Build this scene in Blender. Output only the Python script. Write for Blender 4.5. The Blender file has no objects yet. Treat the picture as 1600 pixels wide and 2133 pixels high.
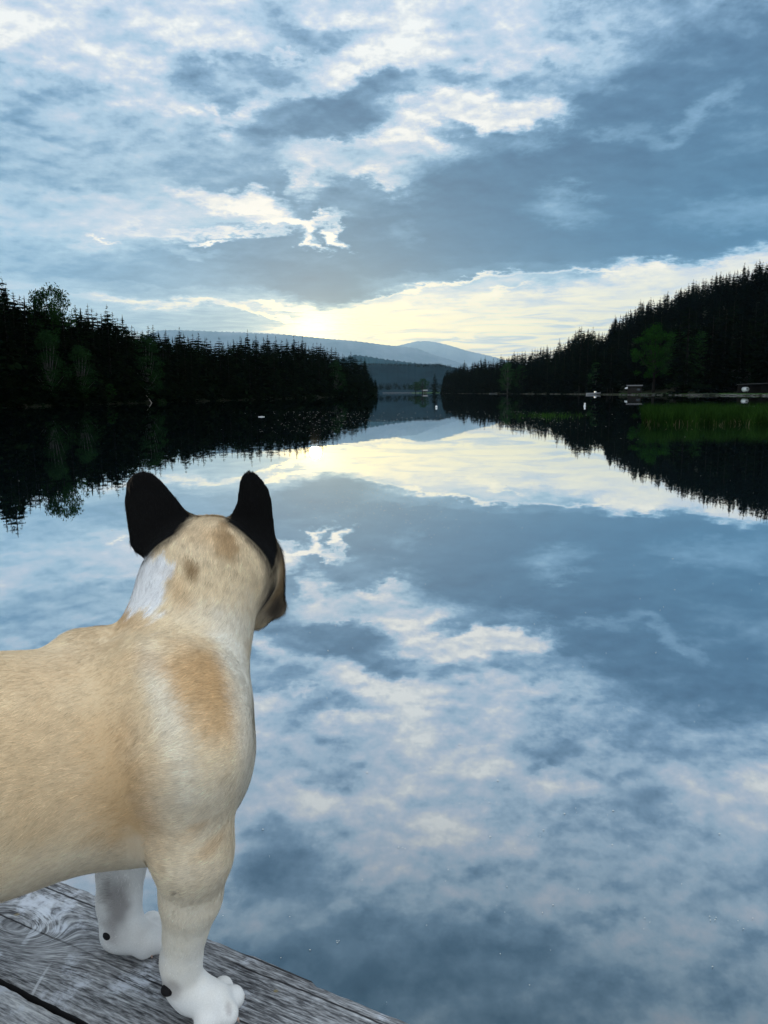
import bpy, math, random
import numpy as np
from mathutils import Vector, Matrix

SC = bpy.context.scene
COL = SC.collection
rad = math.radians

# ------------------------------------------------------------------ camera
ZD = 1.00                      # top of the dock above the water
CZ = ZD + 0.55                 # eye height above the water
PITCH, ROLL, F = rad(8.87), rad(0.43), 1602.0
cam = bpy.data.cameras.new('camera')
camo = bpy.data.objects.new('camera', cam)
COL.objects.link(camo)
cam.sensor_fit = 'HORIZONTAL'; cam.sensor_width = 36.0; cam.lens = 36.0 * F / 1600.0
cam.clip_start = 0.02; cam.clip_end = 60000.0
RM = Matrix.Rotation(rad(90) - PITCH, 4, 'X') @ Matrix.Rotation(-ROLL, 4, 'Z')
camo.matrix_world = Matrix.Translation((0, 0, CZ)) @ RM
SC.camera = camo
R3 = np.array(RM.to_3x3())

def ray(px, py):
    """unit world direction through a point of the 1600x2133 photograph"""
    v = R3 @ np.array([px - 800.0, 1066.5 - py, -F])
    return v / np.linalg.norm(v)
def azel(px, py):
    v = ray(px, py)
    return math.degrees(math.atan2(v[0], v[1])), math.degrees(math.asin(v[2]))
def at(px, py, y):
    """world point seen at the pixel, y metres ahead of the camera"""
    v = ray(px, py); v = v / v[1]
    return np.array([v[0] * y, y, CZ + v[2] * y])
def onplane(px, py, z):
    v = ray(px, py); t = (z - CZ) / v[2]
    return np.array([v[0] * t, v[1] * t, z])

# ------------------------------------------------------------------ render settings
SC.view_settings.view_transform = 'Standard'
SC.view_settings.look = 'None'
SC.view_settings.exposure = 0.0
SC.view_settings.gamma = 1.0
SC.render.engine = 'CYCLES'
SC.cycles.use_denoising = True
SC.cycles.caustics_reflective = False
SC.cycles.caustics_refractive = False
SC.cycles.max_bounces = 6
SC.cycles.diffuse_bounces = 2
SC.cycles.glossy_bounces = 3
SC.cycles.transparent_max_bounces = 8
SC.cycles.sample_clamp_indirect = 4.0

# ------------------------------------------------------------------ node helper
class NT:
    def __init__(s, tree): s.t = tree; s.n = tree.nodes; s.l = tree.links
    def new(s, kind, **kw):
        n = s.n.new(kind)
        for k, v in kw.items(): setattr(n, k, v)
        return n
    def put(s, sock, v):
        if isinstance(v, bpy.types.NodeSocket): s.l.new(v, sock)
        elif v is not None: sock.default_value = v
    def math(s, op, a, b=None, c=None, clamp=False):
        n = s.new('ShaderNodeMath', operation=op, use_clamp=clamp)
        s.put(n.inputs[0], a); s.put(n.inputs[1], b); s.put(n.inputs[2], c)
        return n.outputs[0]
    def vmath(s, op, a, b=None, out=0, scale=None):
        n = s.new('ShaderNodeVectorMath', operation=op)
        s.put(n.inputs[0], a)
        if b is not None: s.put(n.inputs[1], b)
        if scale is not None: s.put(n.inputs['Scale'], scale)
        return n.outputs[out]
    def xyz(s, x, y, z):
        n = s.new('ShaderNodeCombineXYZ'); s.put(n.inputs[0], x); s.put(n.inputs[1], y); s.put(n.inputs[2], z)
        return n.outputs[0]
    def sep(s, v):
        n = s.new('ShaderNodeSeparateXYZ'); s.put(n.inputs[0], v); return n.outputs
    def noise(s, v, scale, detail=4, rough=.5, dist=0.0, color=False, lac=2.0):
        n = s.new('ShaderNodeTexNoise'); s.put(n.inputs['Vector'], v)
        n.inputs['Scale'].default_value = scale; n.inputs['Detail'].default_value = detail
        n.inputs['Roughness'].default_value = rough; n.inputs['Distortion'].default_value = dist
        n.inputs['Lacunarity'].default_value = lac
        return n.outputs['Color' if color else 'Fac']
    def rng(s, v, a, b, c=0.0, d=1.0, smooth=False):
        n = s.new('ShaderNodeMapRange', interpolation_type='SMOOTHSTEP' if smooth else 'LINEAR')
        for i, q in enumerate((v, a, b, c, d)): s.put(n.inputs[i], q)
        return n.outputs[0]
    def mixf(s, f, a, b):
        n = s.new('ShaderNodeMix', data_type='FLOAT'); s.put(n.inputs[0], f); s.put(n.inputs[2], a); s.put(n.inputs[3], b)
        return n.outputs[0]
    def mixc(s, f, a, b, mode='MIX'):
        n = s.new('ShaderNodeMix', data_type='RGBA', blend_type=mode); s.put(n.inputs[0], f)
        for k, q in ((6, a), (7, b)):
            if isinstance(q, (tuple, list)): q = tuple(q) + (1.0,) if len(q) == 3 else q
            s.put(n.inputs[k], q)
        return n.outputs[2]
    def ramp(s, f, stops, interp='LINEAR'):
        n = s.new('ShaderNodeValToRGB'); s.put(n.inputs[0], f)
        e = n.color_ramp.elements; n.color_ramp.interpolation = interp
        while len(e) < len(stops): e.new(0.5)
        for q, (p, c) in zip(e, stops):
            q.position = p
            q.color = (c, c, c, 1) if isinstance(c, (int, float)) else tuple(c) + (1.0,)
        return n.outputs[0]
def srgb(r, g, b):
    f = lambda c: (c / 255 / 12.92) if c / 255 <= .04045 else ((c / 255 + .055) / 1.055) ** 2.4
    return (f(r), f(g), f(b))

# ------------------------------------------------------------------ world: evening sky with broken cloud
SUN_PX = (652, 690)
SAZ, SEL = azel(*SUN_PX)
world = bpy.data.worlds.new('World'); SC.world = world; world.use_nodes = True
W = NT(world.node_tree); W.n.clear()
tc = W.new('ShaderNodeTexCoord').outputs['Generated']
dx, dy, dz = W.sep(tc)[:3]
DEG = 180 / math.pi
AZ = W.math('MULTIPLY', W.math('ARCTAN2', dx, dy), DEG)
ELr = W.math('MULTIPLY', W.math('ARCSINE', dz), DEG)
EL = W.math('MAXIMUM', ELr, -2.0)
zc = W.math('ADD', W.math('MAXIMUM', dz, 0.0), 0.21)
Q = W.xyz(W.math('DIVIDE', dx, zc), W.math('DIVIDE', dy, zc), 0.0)      # cloud layer seen in perspective
ANG = W.xyz(AZ, W.math('MULTIPLY', EL, 1.6), 0.0)
elw = W.rng(EL, 1.0, 14.0, 0.16, 1.0)
n1 = W.vmath('SUBTRACT', W.noise(Q, 1.9, 3, .5, color=True), (.5, .5, .5))
n2 = W.vmath('SUBTRACT', W.noise(Q, 9.0, 8, .66, color=True), (.5, .5, .5))
warp = W.vmath('ADD', W.vmath('MULTIPLY', n1, (5.5, 4.5, 0)), W.vmath('MULTIPLY', n2, (4.8, 4.0, 0)))
wx, wy, _ = W.sep(warp)[:3]
V = W.xyz(W.math('ADD', AZ, wx), W.math('ADD', EL, W.math('MULTIPLY', wy, elw)), 0.0)

B0 = W.rng(W.noise(Q, 1.1, 4, .5), .35, .65, .42, .78)                   # generic broken cloud all round
vx, vy, _ = W.sep(V)[:3]
P = W.xyz(vx, vy, B0)                                                    # z carries the brightness

def blob(cx, cy, rx, ry, rot, b, op=1.0, soft=.55, mirror=False):
    """lay a patch of cloud brightness b over what is below; sizes in photo pixels, turned into degrees of sky"""
    global P
    s = -1 if mirror else 1
    a0, e0 = azel(cx, cy); e0 *= s
    r = rad(rot)
    a1, e1 = azel(cx + rx * .5 * math.cos(r), cy + rx * .5 * math.sin(r)); e1 *= s
    a2, e2 = azel(cx - ry * .5 * math.sin(r), cy + ry * .5 * math.cos(r)); e2 *= s
    L1 = 2 * math.hypot(a1 - a0, e1 - e0); L2 = 2 * math.hypot(a2 - a0, e2 - e0)
    ang = math.atan2(e1 - e0, a1 - a0)
    m = W.new('ShaderNodeMapping', vector_type='TEXTURE')
    W.put(m.inputs[0], P)
    m.inputs['Location'].default_value = (a0, e0, 0); m.inputs['Rotation'].default_value = (0, 0, ang)
    m.inputs['Scale'].default_value = (L1, L2, 1e7)
    d = W.vmath('LENGTH', m.outputs[0], out=1)
    soft = min(1.0, soft * 1.2); k = W.rng(d, 1 + soft, max(0.0, 1 - soft), 0.0, op, smooth=True)
    n = W.new('ShaderNodeMix', data_type='VECTOR', factor_mode='NON_UNIFORM', clamp_factor=False)
    W.put(n.inputs[1], W.vmath('SCALE', (0, 0, 1), scale=k)); W.put(n.inputs[4], P); n.inputs[5].default_value = (0, 0, b)
    P = n.outputs[1]

BLOBS = [
 # ---- high sky, known from its reflection (mirror) ----
 (900, 1620, 1100, 190, 3, .84, .95, .4, True), (1050, 1850, 900, 90, 8, .56, .8, .6, True), (1100, 1552, 120, 36, 22, .16, .95, .5, True),
 (640, 1565, 110, 50, 15, .28, .9, .4, True), (545, 1745, 80, 70, 0, .28, .9, .5, True),
 (620, 1830, 90, 40, -10, .35, .8, .5, True), (1330, 1665, 95, 46, 20, .30, .9, .6, True),
 (1130, 1700, 170, 46, 12, .42, .8, .6, True), (1480, 1800, 330, 80, 8, .40, .8, .6, True),
 (780, 2010, 480, 110, 0, .16, .9, .6, True), (590, 1790, 90, 90, 0, .2, .85, .6, True), (1200, 1900, 330, 40, 14, .55, .7, .7, True),
 (1450, 2040, 260, 50, 0, .50, .7, .6, True), (1100, 2110, 260, 60, 0, .3, .8, .6, True),
 # ---- left side of the sky ----
 (300, 300, 560, 420, 0, .58, .95, .35), (60, 50, 430, 120, -6, .80, .9, .5),
 (230, 110, 170, 55, -18, .62, .85, .6), (70, 240, 240, 90, 5, .47, .9, .5),
 (300, 165, 120, 30, 20, .80, .7, .6), (150, 350, 170, 34, 8, .43, .8, .6),
 (300, 300, 170, 60, 15, .55, .8, .6), (80, 415, 160, 24, 0, .62, .8, .6), (300, 400, 160, 30, -5, .60, .7, .6),
 (1480, 260, 520, 330, 0, .18, .9, .35),
 (440, 50, 120, 55, 0, .84, .9, .6), (330, 180, 130, 26, 25, .80, .8, .6),
 (375, 108, 46, 34, 0, .40, .9, .5), (535, 115, 130, 42, -8, .40, .9, .5), (660, 52, 120, 34, -6, .36, .9, .5),
 (590, 20, 80, 18, 0, .45, .8, .5), (455, 190, 26, 46, 0, .36, .9, .6), (410, 245, 60, 60, 10, .45, .8, .6),
 (560, 85, 100, 9, 4, .75, .7, .6), (345, 185, 60, 12, 30, .85, .7, .6), (420, 205, 30, 8, 50, .9, .8, .6),
 # ---- pale top, middle and right ----
 (1020, 60, 260, 130, 0, .70, .9, .5), (740, 20, 110, 22, 0, .92, .9, .6), (860, 55, 60, 70, 0, .96, .9, .6),
 (720, 120, 90, 40, -20, .82, .9, .6), (1000, 100, 120, 36, 0, .74, .8, .6),
 (620, 188, 180, 17, -22, .97, .95, .6), (520, 215, 60, 20, -35, .92, .9, .6), (790, 112, 70, 20, -25, .95, .8, .6),
 # ---- middle dark masses ----
 (700, 225, 185, 66, -10, .14, .95, .35), (840, 190, 110, 40, 10, .20, .9, .4), (585, 250, 70, 40, -10, .25, .9, .5),
 (600, 375, 190, 62, 14, .24, .95, .4), (440, 365, 110, 46, 20, .38, .85, .5), (500, 320, 120, 40, 15, .38, .8, .6),
 (1040, 158, 110, 26, -14, .30, .9, .5), (960, 190, 150, 26, 4, .40, .9, .5), (1120, 195, 60, 26, 0, .42, .8, .5),
 (1090, 130, 120, 20, -30, .8, .7, .6),
 # ---- bright gaps ----
 (990, 245, 170, 40, 2, .97, .97, .4), (1120, 265, 46, 48, 0, .97, .95, .5), (865, 310, 80, 32, 6, .97, .95, .5),
 (735, 340, 130, 46, 4, .76, .9, .5), (640, 385, 26, 46, 8, .92, .9, .6), (815, 392, 62, 20, 4, 1.02, .95, .5),
 (940, 345, 90, 24, 10, .50, .8, .5), (985, 300, 80, 20, 8, .25, .85, .5), (1075, 340, 18, 40, 10, .78, .8, .6),
 (740, 300, 60, 10, 4, .95, .7, .6), (880, 375, 40, 14, 0, .72, .8, .6),
 # ---- the big dark bank from upper right down to the sun ----
 (1390, 240, 340, 110, -27, .09, .97, .3), (1540, 130, 220, 110, -10, .12, .95, .35), (1150, 400, 330, 100, -6, .07, .97, .3),
 (1480, 420, 250, 110, 0, .12, .95, .35), (830, 500, 300, 78, 4, .09, .97, .3), (1250, 500, 360, 52, -3, .10, .95, .35),
 (560, 535, 280, 56, 2, .20, .95, .4), (640, 590, 160, 36, 8, .12, .95, .35), (1000, 545, 300, 36, -2, .12, .95, .4),
 (1480, 215, 90, 15, -32, .40, .8, .8), (1200, 283, 240, 14, -8, .27, .8, .8), (1185, 425, 62, 26, 8, .45, .85, .8),
 (1545, 445, 150, 34, -6, .34, .8, .6), (1520, 470, 120, 12, 4, .2, .6, .6), (855, 490, 26, 18, 40, .40, .6, .8),
 (780, 470, 130, 20, 0, .2, .5, .8), (700, 440, 60, 40, 0, .3, .6, .8),
 # ---- left cloud band with lit rims ----
 (250, 445, 130, 40, 5, .76, .9, .5), (455, 415, 110, 20, 8, .92, .95, .5), (540, 440, 70, 26, 18, .95, .95, .5),
 (480, 450, 60, 10, 0, .72, .7, .5), (600, 462, 90, 13, 0, 1.02, .97, .45), (430, 478, 170, 7, 2, .86, .9, .6), (655, 478, 20, 24, 30, 1.02, .95, .5),
 (430, 495, 40, 5, 0, 1.0, .9, .6), (655, 517, 24, 7, 30, 1.02, .9, .6), (708, 508, 22, 13, 30, 1.06, .97, .5),
 (690, 478, 30, 7, 40, .9, .7, .6), (150, 495, 130, 12, 5, .72, .7, .7), (200, 490, 30, 4, 15, .95, .9, .6),
 (400, 520, 60, 10, 10, .55, .7, .7), (25, 440, 50, 24, 30, .66, .8, .6),
 (140, 560, 240, 50, 4, .46, .9, .5), (330, 575, 200, 40, 4, .30, .85, .5), (380, 600, 160, 7, 3, .5, .7, .6),
 (360, 632, 190, 8, 3, .80, .9, .6), (500, 640, 110, 6, 3, .86, .9, .6), (380, 668, 220, 22, 2, .44, .9, .5),
 # ---- bright clear strip over the far hills ----
 (1180, 668, 560, 62, -9, .82, 1.0, .25), (830, 680, 260, 66, -6, .84, 1.0, .3), (1480, 580, 300, 44, -7, .84, 1.0, .25),
 (1330, 552, 80, 14, -6, .95, .9, .5),
 (960, 620, 120, 8, -10, .76, .6, .6), (1000, 655, 180, 7, -8, .78, .7, .6), (1250, 640, 180, 7, -6, .80, .7, .6),
 (1150, 690, 200, 8, -2, .82, .6, .6), (870, 711, 90, 6, 2, .62, .8, .6), (1400, 600, 120, 7, -10, .8, .6, .6),
 (900, 600, 150, 5, -8, .98, .9, .6), (1130, 577, 190, 5, -5, .92, .6, .7), (1290, 573, 90, 9, 4, .98, .8, .6), (1060, 625, 60, 4, -18, 1.0, .7, .6),
 (1110, 560, 170, 11, -4, .22, .9, .5), (880, 580, 130, 14, -6, .28, .8, .6),
 (570, 650, 60, 12, 10, .62, .9, .5), (560, 668, 60, 12, 4, .55, .8, .5), (560, 636, 40, 5, 5, 1.0, .9, .6), (575, 660, 70, 4, 12, 1.05, .9, .6),
]
for b in BLOBS: blob(*b)
B = W.sep(P)[2]
# fine structure: billows aloft, long thin bars low down
fb0 = W.noise(Q, 10.0, 8, .58)
so_ = (.024 * math.sin(rad(SAZ)), .024 * math.cos(rad(SAZ)), 0)            # a step towards the sun: billows are lit on that side
emb = W.math('SUBTRACT', fb0, W.noise(W.vmath('ADD', Q, so_), 10.0, 8, .58))
fb = W.math('ADD', W.math('MULTIPLY', W.math('SUBTRACT', fb0, .5), 1.0), W.math('MULTIPLY', W.math('MULTIPLY', emb, W.rng(EL, 8.0, 20.0, .2, 1.0)), .95))
flow = W.math('MULTIPLY', W.math('SUBTRACT', W.noise(Q, 4.2, 3, .5, .6), .5), .50)
fb = W.math('ADD', fb, flow)
fr = W.math('SUBTRACT', W.noise(W.vmath('MULTIPLY', ANG, (.15, 1.0, 1.0)), 1.3, 7, .62, 1.2), .5)
lowk = W.rng(EL, 3.0, 9.0, 1.0, 0.0, smooth=True)
detail = W.mixf(lowk, W.math('MULTIPLY', fb, W.rng(EL, 10.0, 22.0, .55, .95)), W.math('MULTIPLY', fr, 1.15))
midk = W.rng(B, .10, .60, .36, 1.0)
Bf = W.math('ADD', B, W.math('MULTIPLY', detail, midk))
cloud = W.ramp(Bf, [(0.0, srgb(22, 94, 138)), (.15, srgb(46, 114, 156)), (.36, srgb(100, 154, 192)), (.56, srgb(156, 194, 220)),
                    (.76, srgb(198, 211, 228)), (.92, srgb(236, 236, 232)), (1.0, srgb(252, 248, 238))])
hs = W.new('ShaderNodeHueSaturation'); W.put(hs.inputs['Saturation'], W.rng(EL, 10.0, 28.0, .93, .66)); W.put(hs.inputs['Color'], cloud); cloud = hs.outputs[0]
cloud = W.mixc(W.rng(EL, 14.0, 24.0), cloud, W.vmath('MULTIPLY', cloud, (.95, 1.0, 1.05)))
# low light: the strip under the cloud is faintly green-yellow, warmest near the sun
lowtint = W.math('MULTIPLY', W.rng(EL, 2.0, 11.0, 1.0, 0.0, smooth=True), W.rng(Bf, .66, .88, 0.0, 1.0, smooth=True))
cloud = W.mixc(W.math('MULTIPLY', lowtint, .9), cloud, srgb(244, 240, 208))
sdir = Vector((math.sin(rad(SAZ)) * math.cos(rad(SEL)), math.cos(rad(SAZ)) * math.cos(rad(SEL)), math.sin(rad(SEL))))
sd = W.math('MULTIPLY', W.math('ARCCOSINE', W.math('MINIMUM', W.vmath('DOT_PRODUCT', tc, tuple(sdir), out=1), 1.0)), DEG)
thin = W.rng(Bf, .40, .95, .05, 1.0, smooth=True)
g1 = W.math('MULTIPLY', W.math('POWER', 2.718, W.math('MULTIPLY', W.math('MULTIPLY', sd, sd), -1 / 4.5)), thin)
gd = W.math('ADD', W.math('DIVIDE', W.math('ABSOLUTE', W.math('SUBTRACT', AZ, SAZ + 3.0)), 11.0), W.math('DIVIDE', W.math('ABSOLUTE', W.math('SUBTRACT', EL, SEL)), 3.0))
g2 = W.math('MULTIPLY', W.math('POWER', 2.718, W.math('MULTIPLY', gd, -1.0)), thin)
glow = W.vmath('ADD', W.vmath('SCALE', (1.0, .72, .26), scale=W.math('MULTIPLY', g1, 2.1)),
               W.vmath('SCALE', (1.0, .74, .28), scale=W.math('MULTIPLY', g2, .85)))
cloud = W.mixc(W.math('MULTIPLY', W.math('POWER', 2.718, W.math('MULTIPLY', gd, -.8)), .9), cloud, W.vmath('MULTIPLY', cloud, (1.0, .90, .58)))
cloud = W.vmath('ADD', W.vmath('SCALE', cloud, scale=W.rng(EL, 3.0, 14.0, 1.38, 1.10)), glow)
# the sky behind and above is an even bright overcast
back = W.rng(dy, .45, -.1, 0.0, 1.0, smooth=True)
up = W.rng(EL, 44.0, 60.0, 0.0, 1.0, smooth=True)
bright = W.math('MAXIMUM', back, up)
cloud = W.vmath('SCALE', cloud, scale=W.mixf(bright, 1.0, 2.1))
cloud = W.mixc(W.math('MULTIPLY', bright, .55), cloud, (1.66, 1.63, 1.56))
bgc = W.new('ShaderNodeBackground'); W.put(bgc.inputs[0], cloud); bgc.inputs[1].default_value = 1.0
sky = W.new('ShaderNodeTexSky', sky_type='NISHITA', sun_disc=False)
sky.sun_elevation = rad(SEL); sky.sun_rotation = rad(SAZ)
bgs = W.new('ShaderNodeBackground'); W.put(bgs.inputs[0], sky.outputs[0]); bgs.inputs[1].default_value = .10
mx = W.new('ShaderNodeMixShader'); mx.inputs[0].default_value = .92
W.l.new(bgs.outputs[0], mx.inputs[1]); W.l.new(bgc.outputs[0], mx.inputs[2])
wo = W.new('ShaderNodeOutputWorld'); W.l.new(mx.outputs[0], wo.inputs[0])
world.cycles.sampling_method = 'MANUAL'; world.cycles.sample_map_resolution = 512

# ------------------------------------------------------------------ sun (veiled, low over the far hills)
sl = bpy.data.lights.new('sun', 'SUN'); sl.energy = .5; sl.angle = rad(.8); sl.color = (1.0, .80, .55)
so = bpy.data.objects.new('sun', sl); COL.objects.link(so)
so.rotation_euler = Vector(sdir).to_track_quat('Z', 'Y').to_euler()
#SKYONLY

# ------------------------------------------------------------------ object helpers
def mesh_np(name, verts, faces, mats=(), smooth=False, parent=None, normals=None, col=None):
    """faces: (n,3) or (n,4) int array, or a list of such arrays"""
    me = bpy.data.meshes.new(name)
    fl = faces if isinstance(faces, list) else [faces]
    fl = [np.asarray(f, dtype=np.int32) for f in fl if len(f)]
    verts = np.asarray(verts, dtype=np.float32)
    me.vertices.add(len(verts)); me.vertices.foreach_set('co', verts.ravel())
    loops = np.concatenate([f.ravel() for f in fl])
    sizes = np.concatenate([np.full(len(f), f.shape[1], dtype=np.int32) for f in fl])
    starts = np.concatenate([[0], np.cumsum(sizes)[:-1]]).astype(np.int32)
    me.loops.add(len(loops)); me.loops.foreach_set('vertex_index', loops)
    me.polygons.add(len(sizes)); me.polygons.foreach_set('loop_start', starts)
    me.polygons.foreach_set('use_smooth', np.full(len(sizes), smooth))
    me.update(calc_edges=True)
    if col is not None:
        a = me.color_attributes.new('tint', 'FLOAT_COLOR', 'POINT')
        c = np.ones((len(verts), 4), dtype=np.float32); c[:, :3] = col
        a.data.foreach_set('color', c.ravel())
    for m in (mats if isinstance(mats, (list, tuple)) else [mats]): me.materials.append(m)
    if normals is not None: me.normals_split_custom_set_from_vertices(normals)
    return link(name, me, parent)
def link(name, me, parent=None):
    o = bpy.data.objects.new(name, me); COL.objects.link(o)
    if parent is not None: o.parent = parent
    return o
def tag(o, label=None, cat=None, group=None, kind=None):
    for k, v in (('label', label), ('category', cat), ('group', group), ('kind', kind)):
        if v: o[k] = v
    return o
def empty(name, loc, rz=0.0, s=1.0):
    o = bpy.data.objects.new(name, None); COL.objects.link(o)
    o.location = [float(c) for c in loc]; o.rotation_euler = (0, 0, rz)
    o.scale = (s, s, s) if not isinstance(s, tuple) else s
    o.empty_display_size = .2
    return o

class MB:
    """collects simple shapes into one mesh"""
    def __init__(s): s.v = []; s.f3 = []; s.f4 = []; s.n = 0
    def add(s, v, f3=(), f4=()):
        v = np.asarray(v, dtype=float)
        if len(f3): s.f3.append(np.asarray(f3) + s.n)
        if len(f4): s.f4.append(np.asarray(f4) + s.n)
        s.v.append(v); s.n += len(v)
    def box(s, c, d, rz=0.0, rx=0.0, ry=0.0, taper=1.0):
        x, y, z = np.array(d) / 2.0
        v = np.array([[-x, -y, -z], [x, -y, -z], [x, y, -z], [-x, y, -z], [-x * taper, -y * taper, z], [x * taper, -y * taper, z], [x * taper, y * taper, z], [-x * taper, y * taper, z]])
        M = np.array((Matrix.Rotation(rz, 3, 'Z') @ Matrix.Rotation(ry, 3, 'Y') @ Matrix.Rotation(rx, 3, 'X')))
        s.add(v @ M.T + np.array(c), f4=[(3, 2, 1, 0), (4, 5, 6, 7), (0, 1, 5, 4), (1, 2, 6, 5), (2, 3, 7, 6), (3, 0, 4, 7)])
    def tube(s, pts, rs, n=8, cap=True):
        pts = [np.array(p, dtype=float) for p in pts]; V_ = []; F_ = []
        if isinstance(rs, (int, float)): rs = [rs] * len(pts)
        for i, p in enumerate(pts):
            d = pts[min(i + 1, len(pts) - 1)] - pts[max(i - 1, 0)]; d = d / (np.linalg.norm(d) + 1e-12)
            a = np.cross(d, [0.13, .31, 1.0] if abs(d[2]) < .9 else [1.0, .2, 0]); a /= np.linalg.norm(a); b = np.cross(d, a)
            for k in range(n):
                t = 2 * math.pi * k / n; V_.append(p + rs[i] * (math.cos(t) * a + math.sin(t) * b))
        for i in range(len(pts) - 1):
            for k in range(n):
                q = (k + 1) % n; F_.append((i * n + k, i * n + q, (i + 1) * n + q, (i + 1) * n + k))
        f3 = []
        if cap:
            V_.append(pts[-1]); e = len(V_) - 1; f3 += [(e - n + k - 0, e - n + (k + 1) % n, e) for k in range(n)]
            V_.append(pts[0]); f3 += [((k + 1) % n, k, e + 1) for k in range(n)]
        s.add(V_, f3, F_)
    def ball(s, c, r, n=10, m=7):
        c = np.array(c); r = np.array(r) * np.ones(3); V_ = [c + r * [0, 0, 1]]
        for i in range(1, m):
            for k in range(n):
                t = math.pi * i / m; p = 2 * math.pi * k / n
                V_.append(c + r * [math.sin(t) * math.cos(p), math.sin(t) * math.sin(p), math.cos(t)])
        V_.append(c - r * [0, 0, 1]); e = len(V_) - 1
        f4 = [(1 + i * n + k, 1 + (i + 1) * n + k, 1 + (i + 1) * n + (k + 1) % n, 1 + i * n + (k + 1) % n) for i in range(m - 2) for k in range(n)]
        f3 = [(0, 1 + k, 1 + (k + 1) % n) for k in range(n)] + [(e, e - n + (k + 1) % n, e - n + k) for k in range(n)]
        s.add(V_, f3, f4)
    def build(s, name, m, parent=None, smooth=False, **kw):
        fl = []
        if s.f3: fl.append(np.concatenate(s.f3))
        if s.f4: fl.append(np.concatenate(s.f4))
        return mesh_np(name, np.concatenate(s.v), fl, m, smooth, parent, **kw)

def material(name, rough=.8, spec=.3):
    m = bpy.data.materials.new(name); m.use_nodes = True
    t = NT(m.node_tree); p = t.n['Principled BSDF']
    p.inputs['Roughness'].default_value = rough; p.inputs['Specular IOR Level'].default_value = spec
    return m, t, p
def plain(name, c, rough=.7, spec=.3, var=.25, scale=3.0):
    m, t, p = material(name, rough, spec)
    co = t.new('ShaderNodeTexCoord').outputs['Object']
    f = t.noise(co, scale, 5, .6)
    t.put(p.inputs['Base Color'], t.mixc(f, tuple(q * (1 - var) for q in c), tuple(min(1, q * (1 + var)) for q in c)))
    return m
def foliage(name, c1, c2, scale=.6):
    m, t, p = material(name, .9, 0.0)
    g = t.new('ShaderNodeNewGeometry'); oi = t.new('ShaderNodeObjectInfo')
    f = t.noise(g.outputs['Position'], scale, 3, .6)
    c = t.mixc(t.rng(f, .35, .65), c1, c2)
    r = t.rng(oi.outputs['Random'], 0, 1, .65, 1.3)
    h = t.rng(g.outputs['Random Per Island'], 0, 1, .7, 1.3)
    t.put(p.inputs['Base Color'], t.vmath('SCALE', c, scale=t.math('MULTIPLY', r, h)))
    return m

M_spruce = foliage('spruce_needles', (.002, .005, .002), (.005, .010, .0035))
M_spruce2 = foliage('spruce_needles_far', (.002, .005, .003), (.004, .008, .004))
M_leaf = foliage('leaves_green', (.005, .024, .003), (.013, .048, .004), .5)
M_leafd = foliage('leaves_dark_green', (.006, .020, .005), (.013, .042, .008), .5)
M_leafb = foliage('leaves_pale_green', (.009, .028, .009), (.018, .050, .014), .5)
M_bark = plain('bark', (.012, .010, .008), .9, .1)
M_birch = plain('birch_bark', (.05, .05, .045), .9, .1, .5, 6)

# ------------------------------------------------------------------ lake
m, t, p = material('lake_water'); t.n.remove(p); M_water = m
geo = t.new('ShaderNodeNewGeometry').outputs['Position']
lw = t.new('ShaderNodeLayerWeight'); lw.inputs['Blend'].default_value = .5
# swells and the faintest ripples: the lake is nearly still
gx, gy, gz = t.sep(geo)[:3]
dist = t.vmath('LENGTH', geo, out=1)
n_a = t.noise(t.xyz(gx, t.math('MULTIPLY', gy, .55), 0.0), 1.1, 3, .5)
n_b = t.noise(t.xyz(gx, gy, 0.0), 16.0, 3, .55)
n_c = t.noise(t.xyz(t.math('MULTIPLY', gx, .10), t.math('MULTIPLY', gy, .10), 0.0), 1.0, 2, .5)
hgt = t.math('ADD', t.math('MULTIPLY', n_a, .0030), t.math('MULTIPLY', n_b, .00008))
bp = t.new('ShaderNodeBump'); bp.inputs['Strength'].default_value = .34; bp.inputs['Distance'].default_value = 1.0
t.put(bp.inputs['Height'], hgt)
gl = t.new('ShaderNodeBsdfGlossy'); gl.inputs['Roughness'].default_value = .006
t.put(gl.inputs['Color'], (.90, .92, .94, 1)); t.put(gl.inputs['Normal'], bp.outputs[0])
df = t.new('ShaderNodeBsdfDiffuse')
deep = t.noise(geo, .9, 4, .5)
t.put(df.inputs['Color'], t.mixc(deep, (.010, .026, .032), (.018, .040, .044)))
fac = t.ramp(lw.outputs['Facing'], [(0.0, .10), (.30, .25), (.40, .44), (.50, .64), (.62, .78), (.78, .91), (1.0, 1.0)])
ms = t.new('ShaderNodeMixShader'); t.put(ms.inputs[0], fac)
t.l.new(df.outputs[0], ms.inputs[1]); t.l.new(gl.outputs[0], ms.inputs[2])
t.l.new(ms.outputs[0], t.n['Material Output'].inputs[0])
S = 24000.0
tag(mesh_np('water', [(-S, -S, 0), (S, -S, 0), (S, S, 0), (-S, S, 0)], np.array([(0, 1, 2, 3)]), M_water), kind='structure')

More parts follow.
